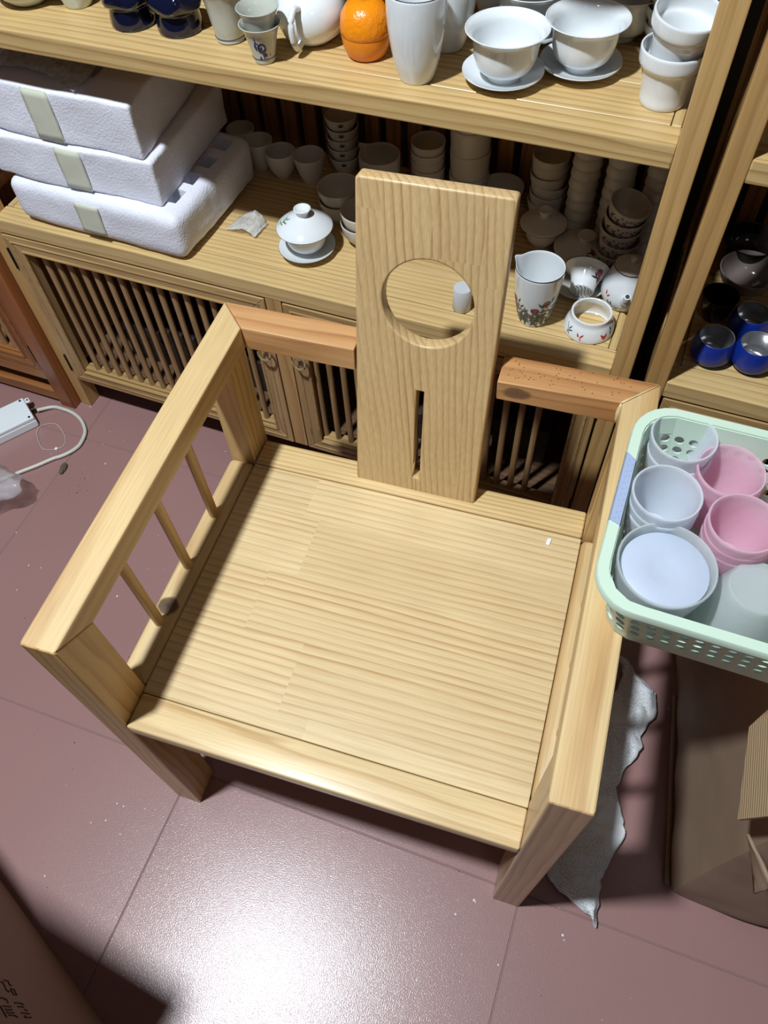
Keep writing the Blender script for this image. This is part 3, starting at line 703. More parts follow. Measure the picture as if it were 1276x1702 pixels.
sc_l = ring_me('foot_line', 0.0152, 0.0075, 0.0004); sc_l.materials.append(BLUEP)
VA = math.atan2(-0.98, 0.5) - RS     # direction from the shelf towards the viewer
for i, lab in enumerate(('small grey-white cup with a blue brush motif, lower of two stacked', 'plain small grey-white cup, upper of two stacked')):
    t = thing('small_tea_cup', lab, 'cup', sp(-0.0395, 0.757, S2+0.0185*i), RS, 'two stacked small cups'); link('body', sc_me, None, t); link('foot_line', sc_l, None, t)
    if i == 0:
        t2 = -1.15
        sh = [(t2, blob(0, 0.024, 0.0058, 14, 1.25)), (t2, blob(0.003, 0.0145, 0.0032, 10, .8)), (t2, stroke([(-0.004, 0.03), (-0.008, 0.032), (-0.009, 0.026), (-0.007, 0.021)], .0016)),
              (t2, stroke([(-0.003, 0.013), (-0.004, 0.009), (-0.001, 0.008)], .0014)), (t2, stroke([(0.001, 0.012), (0.002, 0.008), (0.005, 0.0085)], .0014)), (t2, leaf(-0.007, 0.033, 1.9, .005, .0018))]
        decal(t, 'painted_motif', SC, sh, BLUEP)
        decal(t, 'painted_swirl', SC, [(t2, stroke([(-0.002, 0.026), (0.001, 0.028), (0.003, 0.025), (0.001, 0.022)], .0009))], CELG, lift=0.0006)
        decal(t, 'red_seal', SC, [(t2, [(0.009, 0.012), (0.0105, 0.012), (0.0105, 0.0155), (0.009, 0.0155)])], REDP)
t = thing('white_teapot', 'round white porcelain teapot with its loop handle towards the viewer', 'teapot', sp(-0.003, 0.829, S2), RS)
link('body', lathe_me('body', [(0, 0), (0.024, 0), (0.027, 0.002), (0.040, 0.012), (0.0465, 0.028), (0.0455, 0.044), (0.036, 0.058), (0.022, 0.064), (0.019, 0.0635), (0, 0.0635)], 48), PORC, t)
link('lid', lathe_me('lid', [(0, 0.0637), (0.0205, 0.0637), (0.021, 0.066), (0.012, 0.070), (0.004, 0.072), (0.004, 0.076), (0.007, 0.081), (0.004, 0.085), (0, 0.086)], 32), PORC, t)
link('handle', tube_me('handle', smooth_path([(0.003, -0.034, 0.050), (0.003, -0.052, 0.056), (0.003, -0.063, 0.044), (0.003, -0.062, 0.024), (0.003, -0.052, 0.011), (0.002, -0.038, 0.012)], 5), 0.0042, 10), PORC, t)
link('spout', tube_me('spout', smooth_path([(0.010, 0.036, 0.025), (0.016, 0.058, 0.036), (0.019, 0.068, 0.056)], 5), [0.010-0.0005*i for i in range(11)], 12), PORC, t)
lathe_thing('green_cup', 'dark green glazed cup half hidden behind the orange jar', 'cup', sp(0.035, 0.905, S2), closed_profile(cup_outer(.026, .018, .05), .002), GREENG)
lathe_thing('tea_cup', 'white tea cup in the shade behind the tall tumblers', 'cup', sp(0.205, 0.965, S2), closed_profile(cup_outer(.030, .018, .048), .002), PORC)

# ---- worktop (z = WT), back row in shade
Z = WT
def cup_at(lab, x, y, R, rb, h, mat=PORC2, belly=.55, **k):
    return lathe_thing('tea_cup', lab, 'cup', sp(x, y, Z), closed_profile(cup_outer(R, rb, h, belly), .0018), mat, 'plain tea cups in the shaded back row', **k)
cup_at('egg-shaped unglazed tea cup, left of the nearer pair in shade', -0.190, 1.010, .0280, .0120, .052, belly=.65)
cup_at('flared tea cup, right of the nearer pair in shade', -0.134, 1.014, .0297, .0150, .053, belly=.45)
cup_at('tea cup in shade behind the egg-shaped cup, beside the foam tray', -0.243, 1.026, .0268, .0150, .054, belly=.5)
cup_at('tea cup mostly hidden behind the lowest foam tray', -0.292, 1.048, .0268, .0150, .056, belly=.5)
BC = resample([(0.0140, 0), (0.0150, 0.002), (0.0215, 0.012), (0.0265, 0.024), (0.0290, 0.036)])
bc_me = lathe_me('cup', closed_profile(BC, .0018), 36); bc_me.materials.append(PORC2)
def mkb():
    t = thing('bamboo_cup', '', 'cup', (0, 0, 0), RS); link('body', bc_me, None, t)
    sh = []
    for th in (-1.2, 0.9, 3.0):
        for a, ln in ((0.5, .008), (1.0, .010), (1.57, .011), (2.1, .010), (2.7, .008)): sh.append((th, leaf(0, 0.030, a, ln, .0018)))
    decal(t, 'painted_bamboo', BC, sh, BLACKP); return t
stack(mkb, 5, sp(-0.085, 1.062, Z), 0.0185, ordl('small cup painted with black bamboo leaves'), 'stacked bamboo-painted cups')
# pitcher
def spouted(t, name, outer, th, out, mat, t_w=0.0022, seg=48):
    """lathe wall whose rim is pulled into a pouring lip at angle th"""
    bm = bmesh.new(); prof = closed_profile(outer, t_w); add_lathe(bm, prof, seg)
    zt = max(z for r, z in outer)
    for v in bm.verts:
        k = max(0, (v.co.z - zt*0.62)/(zt*0.38)); a = math.atan2(v.co.y, v.co.x) - th
        a = (a+PI) % (2*PI) - PI; g = math.exp(-(a/0.20)**2)*k*k
        v.co.x += math.cos(th)*out*g; v.co.y += math.sin(th)*out*g; v.co.z += 0.003*g
    return link(name, finish(bm, name, angle=50), mat, t)
t = thing('tea_pitcher', 'plain pouring pitcher with a spout, in shade behind the backrest', 'pitcher', sp(0.000, 1.030, Z), RS)
spouted(t, 'body', cup_outer(.0370, .0250, .070, .7), 2.8, .012, PORC2)
BW = resample([(0.0190, 0), (0.0195, 0.004), (0.0290, 0.014), (0.0350, 0.028), (0.0375, 0.042)])
bw_me = lathe_me('bowl', closed_profile(BW, .0018), 44); bw_me.materials.append(PORC2)
def mkw():
    t = thing('tea_bowl', '', 'bowl', (0, 0, 0), RS); link('body', bw_me, None, t)
    sh = []
    for th in (-0.7, 1.4, 3.4):
        for a, ln in ((0.6, .008), (1.1, .012), (1.57, .014), (2.2, .012), (2.7, .008)): sh.append((th, leaf(0, 0.022, a, ln, .0020)))
    decal(t, 'painted_leaves', BW, sh, BLACKP); return t
stack(mkw, 2, sp(-0.036, 0.930, Z), 0.0225, ordl('wide leaf-painted tea bowl left of the backrest'), 'bowls left of the backrest', tilt=.03)
stack(mkw, 2, sp(0.027, 0.880, Z), 0.0225, ordl('tea bowl mostly hidden behind the backrest board'), 'bowls behind the backrest')
pc = cup_outer(.0305, .0180, .038, .6); pcm = lathe_me('cup', closed_profile(pc, .0018), 36); pcm.materials.append(PORC2)
def mkp():
    t = thing('plain_cup', '', 'cup', (0, 0, 0), RS); link('body', pcm, None, t); return t
stack(mkp, 5, sp(0.084, 1.052, Z), 0.0150, ordl('thin plain cup stacked above the middle of the backrest'), 'five nested cups in shade')
hc = straight_outer(.0355, .0330, .052); hcm = lathe_me('cup', closed_profile(hc, .0022), 40); hcm.materials.append(PORC2)
def mkh():
    t = thing('straight_mug', '', 'cup', (0, 0, 0), RS); link('body', hcm, None, t); return t
stack(mkh, 4, sp(0.160, 1.056, Z), 0.0435, ordl('wide straight-sided cup in shade at the back slats'), 'straight-sided stacked cups')
lathe_thing('tea_bowl', 'single wide bowl in shade, right behind the backrest top corner', 'bowl', sp(0.225, 1.044, Z), closed_profile(bowl_outer(.0380, .019, .046), .002), PORC2)
lc = cup_outer(.0315, .0190, .036, .62); lcm = lathe_me('cup', closed_profile(lc, .0018), 36); lcm.materials.append(PORC2)
def mkl():
    t = thing('plain_cup', '', 'cup', (0, 0, 0), RS); link('body', lcm, None, t); return t
stack(mkl, 6, sp(0.303, 1.050, Z), 0.0165, ordl('plain cup in the nested stack right of the backrest'), 'nested cups right of the backrest', tilt=.04)
ic = resample([(0.0165, 0), (0.0172, 0.002), (0.0185, 0.018), (0.0215, 0.020), (0.0240, 0.036)], 3)
icm = lathe_me('cup', [(r, 0.036-z) for r, z in closed_profile(ic, .0018)], 36); icm.materials.append(PORC2)
def mki():
    t = thing('upturned_cup', '', 'cup', (0, 0, 0), RS); link('body', icm, None, t); return t
for (x, y, n, w) in ((0.366, 1.020, 10, 'left'), (0.422, 1.012, 10, 'middle'), (0.484, 1.000, 10, 'right')):
    stack(mki, n, sp(x, y, Z), 0.0188, ordl('upturned plain cup in the %s one of three tall columns' % w), 'three columns of upturned cups', jitter=.0008)
# painted tilted stack
PCU = resample([(0.0160, 0), (0.0165, 0.003), (0.0245, 0.012), (0.0300, 0.026), (0.0328, 0.040)])
pcu_me = lathe_me('cup', closed_profile(PCU, .0018), 40); pcu_me.materials.append(PORC2)
def mkq():
    t = thing('painted_cup', '', 'cup', (0, 0, 0), RS); link('body', pcu_me, None, t)
    sh = []
    for k in range(26): sh.append((random.uniform(-2.6, -0.2), leaf(0, random.uniform(0.014, 0.036), random.uniform(0, PI), random.uniform(.004, .009), .0022)))
    decal(t, 'painted_flowers', PCU, sh, BLACKP)
    decal(t, 'painted_blossoms', PCU, [(random.uniform(-2.4, -0.4), blob(0, random.uniform(.018, .034), .0028, 8)) for k in range(4)], PEACH, lift=.0005)
    return t
res = stack(mkq, 5, sp(0.444, 0.951, Z), 0.0215, ordl('flower-painted cup in the leaning stack beside the post'), 'painted cups in the leaning stack')
for i, o in enumerate(res): o.rotation_euler = (0.02*i, 0.05*(i % 2) + (0.22 if i == 4 else 0.02*i), RS)
# lidded gaiwan in shade
def gaiwan(pos, lab, R, h, mat, rotz=0, group=None, dm=1.0):
    t = thing('lidded_gaiwan', lab, 'gaiwan', pos, RS+rotz, group)
    g = gaiwan_outer(R*0.93, h); link('bowl', lathe_me('bowl', closed_profile(g, .0018), 48), mat, t)
    zl = h*0.93
    LP = resample([(R, zl), (R*.985, zl+0.0022), (R*.8, zl+0.0095*dm), (R*.5, zl+0.0175*dm), (R*.24, zl+0.0215*dm)], 4)
    zk = zl-.0215+.0215*dm
    K = [(R*.20, zk+0.0225), (R*.19, zk+0.026), (R*.29, zk+0.0335), (R*.30, zk+0.035), (R*.27, zk+0.0355), (R*.20, zk+0.0315), (0, zk+0.030)]
    link('lid', lathe_me('lid', [(0, zl+.018*dm), (R*.22, zl+.0195*dm), (R*.5, zl+.0155*dm), (R*.8, zl+.0075*dm), (R*.96, zl)] + LP + K, 48), mat, t)
    link('rim_line', ring_me('rim_line', R, zl+0.0006, 0.00045, 48), RIM, t)
    return t, LP
t, LP = gaiwan(sp(0.318, 0.975, Z), 'plain lidded tea bowl in shade, right of the backrest board', 0.0392, 0.042, PORC2, dm=.6)
# front lidded gaiwan with green bamboo
SG = lathe_me('dish', saucer_prof(0.0495), 48); SG.materials.append(PORC)
s_ = saucer(sp(-0.056, 0.826, Z), 'white saucer with thin dark rim under the bamboo-painted gaiwan', SG, None)
link('rim_line', ring_me('rim_line', 0.0495, 0.0132, 0.0004, 48), RIM, s_)
t, LP = gaiwan(sp(-0.056, 0.826, Z+0.0050), 'white lidded gaiwan with green bamboo sprig on its lid', 0.0480, 0.0480, PORC)
th = math.radians(205)
def lid_leaf(dx, s, a, l, w): return (th, leaf(dx, s, a, l, w))
decal(t, 'painted_bamboo', LP, [(th, stroke([(-0.002, 0.008), (0, 0.018), (0.001, 0.027)], .0008)), lid_leaf(0, .018, 0.6, .012, .0022), lid_leaf(0, .018, 2.4, .010, .0022), lid_leaf(0, .024, 1.3, .010, .002), lid_leaf(0, .024, 2.7, .009, .002), lid_leaf(-.001, .014, .2, .010, .0022), lid_leaf(-.001, .012, 3.0, .008, .002), lid_leaf(0, .021, 0.1, .012, .002)], TWIG)
# shaded painted lid leaning on a saucer
Sd = lathe_me('dish', saucer_prof(0.0455), 48); Sd.materials.append(PORC2)
s_ = saucer(sp(0.405, 0.885, Z), 'saucer in half shade beneath the tilted painted strainer', Sd, None)
link('rim_line', ring_me('rim_line', 0.0455, 0.0132, 0.0004, 48), RIM, s_)
t, LP = gaiwan(sp(0.395, 0.953, Z), 'lidded tea bowl with dark leaf painting, in shade behind the strainer', 0.0500, 0.026, PORC2, dm=.6)
sh = [(-1.0, leaf(random.uniform(-.008, .008), random.uniform(.006, .028), random.uniform(0, 2*PI), .011, .0026)) for k in range(12)]
decal(t, 'painted_leaves', LP, sh, BLACKP)
decal(t, 'painted_blossom', LP, [(-0.9, blob(0.002, 0.026, .005))], PEACH)
# painted pitcher
t = thing('painted_pitcher', 'white pouring pitcher painted with pink peaches and leaves', 'pitcher', sp(0.3545, 0.792, Z), RS)
PP = resample([(0.0205, 0), (0.0230, 0.002), (0.0275, 0.020), (0.0330, 0.048), (0.0362, 0.080), (0.0376, 0.100)])
spouted(t, 'body', PP, 2.95, .0062, PORC)
def rim_sp(R, z, th0, out, rt, name, mat, par):
    pts = []
    for k in range(72):
        a = 2*PI*k/72; d = (a-th0+PI) % (2*PI) - PI; g = math.exp(-(d/.20)**2)
        pts.append((R*math.cos(a)+math.cos(th0)*out*g, R*math.sin(a)+math.sin(th0)*out*g, z+.003*g))
    link(name, tube_me(name, pts, rt, 6, True), mat, par)
rim_sp(0.0372, 0.1006, 2.95, .0062, .0007, 'rim_line', RIM, t)
random.seed(3)
sh, pk = [], []
for th0, s0 in ((-2.55, .052), (-2.45, .040), (-1.7, .030), (-1.35, .044), (-0.85, .058), (-1.9, .020), (-1.0, .028)):
    pk.append((th0, blob(0, s0, .0068, 14, .9)))
for k in range(95):
    th0 = random.uniform(-2.9, -0.3); s0 = random.uniform(.008, .058 if th0 < -2 or th0 > -1.1 else .042)
    sh.append((th0, leaf(0, s0, random.uniform(-.9, 3.5), random.uniform(.007, .013), .0028)))
for k in range(5):
    x0 = -0.016+k*0.009
    sh.append((-1.6, stroke([(x0, 0.006), (x0+.003, .018), (x0-.002, .028), (x0+.004, .038)], .0012)))
decal(t, 'painted_leaves', PP, sh, DGRN, lift=.00055); decal(t, 'painted_peaches', PP, pk, PEACH, lift=.0003)
# tilted strainer, bottom towards the viewer
t = thing('painted_strainer', 'white tea strainer lying tipped with its pierced bottom facing out', 'strainer', (0, 0, 0), RS)
ST = resample([(0.0178, 0), (0.0190, 0.002), (0.0205, 0.014), (0.0260, 0.030), (0.0350, 0.038), (0.0365, 0.039)])
link('body', lathe_me('body', closed_profile(ST, .0018), 44), PORC, t)
bm = bmesh.new()
for r, n in ((0.0, 1), (0.0055, 6), (0.0110, 12), (0.0150, 14)):
    for k in range(n):
        a = 2*PI*k/n + r*100; add_lathe(bm, [(0, 0), (0.00105, 0), (0.00105, 0.0002), (0, 0.0002)], 8, -0.00035, r*math.cos(a), r*math.sin(a))
link('strainer_holes', finish(bm, 'strainer_holes'), INK, t, 'ring of small dark holes', kind='stuff')
link('rim_line', ring_me('rim_line', 0.0366, 0.0392, 0.0006, 44), RIM, t)
decal(t, 'painted_blossom', ST, [(-0.5, blob(0, .030, .006)), (-0.35, blob(0.004, .022, .004))], PEACH)
decal(t, 'painted_leaves', ST, [(-0.5, leaf(0, .020, a, .012, .003)) for a in (-.6, .2, 1.0, 2.4, 3.2)], BLACKP)
t.location = sp(0.4160, 0.8450, Z+0.027); t.rotation_euler = (-1.22, -0.12, RS)
# strainer ring
t = thing('strainer_ring', 'open white strainer stand painted with red bats, at the worktop corner', 'strainer stand', sp(0.4425, 0.799, Z), RS)
RG = resample([(0.0375, 0), (0.0390, 0.002), (0.0385, 0.009), (0.0355, 0.018), (0.0322, 0.025), (0.0316, 0.031)])
pr = RG + [(0.0312, 0.0332), (0.0294, 0.0338), (0.0280, 0.0328)] + [(r-.0036, z) for r, z in reversed(RG[:-1])]
link('ring', lathe_me('ring', pr + [pr[0]], 48), PORC, t)
decal(t, 'painted_bats', RG, [(-1.75, leaf(-.002, .010, 2.0, .008, .003)), (-1.75, leaf(0, .010, 0.9, .009, .003)), (-1.75, leaf(0, .010, -1.0, .006, .002)), (-0.75, leaf(0, .010, 2.2, .009, .004)), (-0.75, leaf(0, .010, .8, .009, .004)), (-0.75, blob(0, .011, .003))], REDP)
decal(t, 'painted_twigs', RG, [(-2.35, stroke([(-.008, .022), (-.002, .014), (.004, .006)], .0010)), (-2.35, leaf(0, .012, .4, .009, .0025)), (-2.35, leaf(0, .014, 1.1, .009, .0022)), (-2.35, leaf(.002, .008, 2.6, .007, .002)), (-0.35, leaf(0, .016, 1.5, .010, .003)), (-0.35, leaf(0, .010, 1.9, .008, .002))], DGRN)
# little teapot by the post
t = thing('painted_teapot', 'small white teapot painted with twigs, spout facing out beside the post', 'teapot', sp(0.4800, 0.880, Z), RS)
TP = resample([(0.0290, 0), (0.0315, 0.002), (0.0385, 0.016), (0.0375, 0.034), (0.0310, 0.054), (0.0268, 0.064), (0.0262, 0.066)])
link('body', lathe_me('body', [(0, 0)] + TP + [(0, 0.066)], 48), PORC, t)
link('lid', lathe_me('lid', [(0, 0.0662), (0.0262, 0.0662), (0.0266, 0.0680), (0.0160, 0.0725), (0.0035, 0.0740), (0.0035, 0.077), (0.0058, 0.081), (0.003, 0.084), (0, 0.0845)], 36), PORC2, t)
link('rim_line', ring_me('rim_line', 0.0268, 0.0668, 0.0005, 36), RIM, t)
bm = bmesh.new(); add_tube(bm, smooth_path([(0.004, -0.030, 0.024), (0.006, -0.044, 0.034), (0.007, -0.052, 0.050)], 5), [0.0095, .009, .0085, .008, .0075, .007, .0065, .006, .0057, .0054, .0052], 14)
link('spout', finish(bm, 'spout', angle=50), PORC, t)
link('spout_hole', tube_me('spout_hole', [(0.007, -0.0522, 0.0503), (0.007, -0.0527, 0.0511)], 0.0033, 12), INK, t)
link('handle', tube_me('handle', smooth_path([(0.024, 0.018, 0.050), (0.034, 0.032, 0.052), (0.038, 0.038, 0.034), (0.030, 0.026, 0.014)], 5), 0.0032, 8), PORC, t)
decal(t, 'painted_twigs', TP, [(-2.0, stroke([(-.006, .024), (.002, .014), (.010, .008)], .0012)), (-2.0, leaf(0, .016, 1.6, .009, .003)), (-2.0, leaf(-.002, .018, 2.5, .009, .003)), (-2.0, leaf(.006, .010, .6, .008, .003))], DGRN)
decal(t, 'painted_petals', TP, [(-2.3, leaf(0, .030, 1.8, .009, .003)), (-2.3, leaf(.002, .028, .9, .008, .003))], REDP)
lathe_thing('stone_cylinder', 'small pale stone cylinder seen through the backrest hole', 'stone cylinder', sp(0.2405, 0.777, Z), [(0, 0), (0.0144, 0), (0.0150, 0.0008), (0.0150, 0.0405), (0.0143, 0.0415), (0, 0.0415)], MARB)

# ---- right cabinet contents
def bluecup(lab, x, y, R=.0262):
    t = thing('blue_cup', lab, 'cup', sp(x, y, Z), RS, 'cobalt blue cups')
    O = resample([(0.0205, 0), (0.0235, 0.003), (0.0305, 0.014), (0.0310, 0.026), (0.0285, 0.038), (R, 0.044)])
    link('body', lathe_me('body', [(0, 0)] + O + [(R-.0008, 0.0446), (R-.0014, 0.044)], 44), BLUE, t)
    inn = [(r-.0018, z) for r, z in reversed(O) if z > .005]
    link('lining', lathe_me('lining', [(R-.0006, .0447)] + inn + [(inn[-1][0]*.7, .0045), (0, .004)], 44), SILV, t, 'silvery lining')
bluecup('cobalt blue cup with silvery lining, left of the front two', 0.627, 0.793)
bluecup('cobalt blue cup with silvery lining, right of the front two', 0.686, 0.798)
bluecup('cobalt blue cup with silvery lining, standing behind the front two', 0.672, 0.862)
lathe_thing('black_cup', 'small black cup beside the inner side of the right cabinet post', 'cup', sp(0.620, 0.885, Z), closed_profile(cup_outer(.0275, .016, .045), .002), DARKG)
lathe_thing('grey_bowl', 'wide grey-brown bowl behind the blue cups', 'bowl', sp(0.655, 0.965, Z), closed_profile(bowl_outer(.0465, .016, .040), .002), GREYB)
lathe_thing('black_bowl', 'wide black bowl at the back of the right cabinet worktop', 'bowl', sp(0.648, 1.040, Z), closed_profile(bowl_outer(.0450, .018, .042), .002), DARKG)

# ------------------------------------------------------------------ foam trays
def foam_mesh(name, b, rad, taper, pockets, jag=0.0022):
    """dented polystyrene block built from cells; pockets are cells left out"""
    x0, x1, y0, y1, z0, z1 = b
    def axis_pts(lo, hi, extra, step):
        base = sorted(set([lo, hi] + [e for e in extra if lo < e < hi])); out = [base[0]]
        for p, q in zip(base, base[1:]):
            n = max(1, round((q-p)/step)); out += [p+(q-p)*(k+1)/n for k in range(n)]
        return out
    X = axis_pts(x0, x1, [c for p in pockets for c in p[0:2]] + [x0+rad/2, x1-rad/2, x0+rad, x1-rad], 0.011)
    Y = axis_pts(y0, y1, [c for p in pockets for c in p[2:4]] + [y0+rad/2, y1-rad/2, y0+rad, y1-rad], 0.011)
    Zs = axis_pts(z0, z1, [p[4] for p in pockets] + [z0+rad/2, z1-rad/2, z0+rad, z1-rad], 0.011)
    def solid(i, j, k):
        if not (0 <= i < len(X)-1 and 0 <= j < len(Y)-1 and 0 <= k < len(Zs)-1): return False
        cx, cy, cz = (X[i]+X[i+1])/2, (Y[j]+Y[j+1])/2, (Zs[k]+Zs[k+1])/2
        return not any(p[0] < cx < p[1] and p[2] < cy < p[3] and p[4] < cz < p[5] for p in pockets)
    bm = bmesh.new(); V = {}
    def vert(i, j, k):
        if (i, j, k) not in V: V[(i, j, k)] = bm.verts.new((X[i], Y[j], Zs[k]))
        return V[(i, j, k)]
    for i in range(len(X)-1):
        for j in range(len(Y)-1):
            for k in range(len(Zs)-1):
                if not solid(i, j, k): continue
                for (di, dj, dk), q in (((1, 0, 0), ((1,0,0),(1,1,0),(1,1,1),(1,0,1))), ((-1, 0, 0), ((0,0,0),(0,0,1),(0,1,1),(0,1,0))), ((0, 1, 0), ((0,1,0),(0,1,1),(1,1,1),(1,1,0))),
                                        ((0, -1, 0), ((0,0,0),(1,0,0),(1,0,1),(0,0,1))), ((0, 0, 1), ((0,0,1),(1,0,1),(1,1,1),(0,1,1))), ((0, 0, -1), ((0,0,0),(0,1,0),(1,1,0),(1,0,0)))):
                    if not solid(i+di, j+dj, k+dk): bm.faces.new([vert(i+a, j+b_, k+c) for a, b_, c in q])
    for v in bm.verts:
        q = Vector((min(max(v.co.x, x0+rad), x1-rad), min(max(v.co.y, y0+rad), y1-rad), min(max(v.co.z, z0+rad), z1-rad)))
        d = v.co - q
        if d.length > rad: v.co = q + d.normalized()*rad
        n = noise.noise_vector(v.co*9)*jag*2.0 + noise.noise_vector(v.co*45)*jag*0.7
        if v.co.x > 0: v.co.x -= taper*(v.co.y+0.1)
        v.co += n
    return finish(bm, name, angle=50)
fpos = sp(-0.42, 0.86, 0)
def foam_thing(label, z0, b, bevel, taper, pockets, tape, rz):
    t = thing('foam_tray', label, 'foam box', (fpos[0], fpos[1], z0), rz, 'stacked foam trays')
    link('body', foam_mesh('body', b, bevel, taper, pockets), FOAM, t)
    bm = bmesh.new(); add_box(bm, *tape, bevel=0)
    bmesh.ops.subdivide_edges(bm, edges=bm.edges[:], cuts=6, use_grid_fill=True)
    for v in bm.verts: v.co += noise.noise_vector(v.co*60)*0.0009
    link('tape', finish(bm, 'tape', smooth=True), TAPE, t, 'yellowed strip of sticky tape')
    return t
foam_thing('lowest white foam tray with open slots along its right edge', WT+0.003, (-0.168, 0.184, -0.130, 0.135, 0.0, 0.083), 0.018, 0.0,
           [(0.128, 0.160, a, b_, 0.040, 0.10) for a, b_ in ((-0.086, -0.050), (-0.030, 0.004), (0.026, 0.056), (0.078, 0.108))], (-0.022, 0.026, -0.1325, -0.1300, 0.014, 0.072), RS-0.03)
foam_thing('middle white foam tray of the three stacked ones', WT+0.0875, (-0.185, 0.142, -0.112, 0.152, 0, 0.078), 0.006, 0.04, [(-0.05, 0.05, 0.149, 0.16, 0.03, 0.05)], (-0.040, 0.008, -0.1150, -0.1125, 0.004, 0.075), RS+0.02)
foam_thing('topmost white foam tray with hollow top, just under the shelf', WT+0.1670, (-0.185, 0.134, -0.106, 0.130, 0, 0.088), 0.006, 0.14,
           [(-0.150, 0.050, -0.052, 0.105, 0.066, 0.13)], (-0.062, -0.013, -0.1090, -0.1065, 0.003, 0.086), RS-0.01)
def crumple(name, outline_fn, nx, ny, amp, freq, mat, par=None, seed=0, thick=None):
    bm = bmesh.new(); g = []
    for j in range(ny+1):
        row = []
        for i in range(nx+1):
            p = Vector(outline_fn(i/nx, j/ny)); n = noise.noise_vector(p*freq + Vector((seed, 0, 0)))
            n2 = noise.noise_vector(p*freq*3 + Vector((seed+5, 0, 0)))
            d = n*amp + n2*amp*0.4; d.z = abs(d.z)
            row.append(bm.verts.new(p + d))
        g.append(row)
    for j in range(ny):
        for i in range(nx): bm.faces.new((g[j][i], g[j][i+1], g[j+1][i+1], g[j+1][i]))
    o = link(name, finish(bm, name, angle=35), mat, par)
    if thick:
        s = o.modifiers.new('thickness', 'SOLIDIFY'); s.thickness = thick
    return o
o = crumple('plastic_bag', lambda u, v: (-0.115+0.185*u, -0.088+0.14*v+0.02*math.sin(4*u), 0.004+0.012*math.sin(PI*v)*math.sin(PI*u)), 26, 16, 0.006, 25, BUBB, None, 2, 0.0004)
o.location = (fpos[0]-0.03, fpos[1], WT+0.258); o.rotation_euler = (0, 0, RS)
tag(o, 'clear crumpled plastic bag lying on the topmost foam tray', 'plastic bag')
# folded bubble-wrap scrap
o = crumple('bubble_wrap', lambda u, v: (0.062*u-0.03, 0.044*(v-.5), 0.004+0.020*(1-abs(2*u-1.25))*(0.5+.5*v) if u < .9 else 0.004), 16, 10, 0.0022, 70, BUBB, None, 4, 0.0006)
o.location = sp(-0.188, 0.850, WT); o.rotation_euler = (0, 0, RS-0.1)
tag(o, 'small folded scrap of clear bubble wrap beside the lowest foam tray', 'packaging')

# ------------------------------------------------------------------ basket and glasses
BZ = 0.6532; BYAW = -0.062
bk = thing('plastic_basket', 'mint green perforated basket standing on the right armrest and the carton', 'basket', (0.5555, 0.1655, BZ), BYAW)
BW_, BD_, BH_ = 0.390, 0.245, 0.100
def bow(x, y): return (x, y + 0.014*math.sin(PI*max(0, min(1, x/BW_)))**0.8*(2*y/BD_-1))
def rrect(w0, w1, d0, d1, r, n):
    """points of a rounded rectangle with arc-length parameter"""
    pts = []
    for cx_, cy_, a0 in ((w1-r, d0+r, -90), (w1-r, d1-r, 0), (w0+r, d1-r, 90), (w0+r, d0+r, 180)):
        for k in range(n+1): a = math.radians(a0+90*k/n); pts.append((cx_+r*math.cos(a), cy_+r*math.sin(a)))
    return pts
def perim(w0, w1, d0, d1, r):
    P = rrect(w0, w1, d0, d1, r, 8); P.append(P[0]); L = [0]
    for a, b in zip(P, P[1:]): L.append(L[-1]+math.dist(a, b))
    P = [bow(*p) for p in P]
    def f(u):
        s = (u % 1.0)*L[-1]
        for i in range(len(P)-1):
            if s <= L[i+1]+1e-9:
                t = (s-L[i])/max(1e-9, L[i+1]-L[i]); return (P[i][0]+(P[i+1][0]-P[i][0])*t, P[i][1]+(P[i+1][1]-P[i][1])*t)
        return P[0]
    return f, L[-1]
IN = 0.010
ft, LTp = perim(IN, BW_-IN, IN, BD_-IN, 0.030)
fb, LBp = perim(IN+0.014, BW_-IN-0.014, IN+0.015, BD_-IN-0.012, 0.028)
def wallpt(u, h, off=0.0):
    a, b = ft(u), fb(u); return (b[0]+(a[0]-b[0])*h, b[1]+(a[1]-b[1])*h, 0.002 + (BH_-0.004)*h)
bm = bmesh.new(); ncol = int(LTp/0.0158); rows = [(0.17, 0.32), (0.32, 0.47), (0.47, 0.62), (0.62, 0.77)]
for c in range(ncol):
    u0, u1 = c/ncol, (c+1)/ncol
    for h0, h1 in [(0.0, 0.17), (0.77, 1.0)]:
        bm.faces.new([bm.verts.new(wallpt(*q)) for q in ((u0, h0), (u1, h0), (u1, h1), (u0, h1))])
    for h0, h1 in rows:
        uc, hc_ = (u0+u1)/2, (h0+h1)/2; N = 12; outer_, inner_ = [], []
        for k in range(N):
            a = 2*PI*k/N + PI/4; ca, sa = math.cos(a), math.sin(a); m = max(abs(ca), abs(sa))
            outer_.append(bm.verts.new(wallpt(uc+ca/m*(u1-u0)/2, hc_+sa/m*(h1-h0)/2)))
            inner_.append(bm.verts.new(wallpt(uc+ca*(u1-u0)*0.345, hc_+sa*(h1-h0)*0.37)))
        for k in range(N): bm.faces.new((outer_[k], outer_[(k+1) % N], inner_[(k+1) % N], inner_[k]))
bmesh.ops.remove_doubles(bm, verts=bm.verts[:], dist=0.0001)
o = link('perforated_wall', finish(bm, 'perforated_wall'), MINT, bk); s = o.modifiers.new('t', 'SOLIDIFY'); s.thickness = 0.0022; s.offset = 0
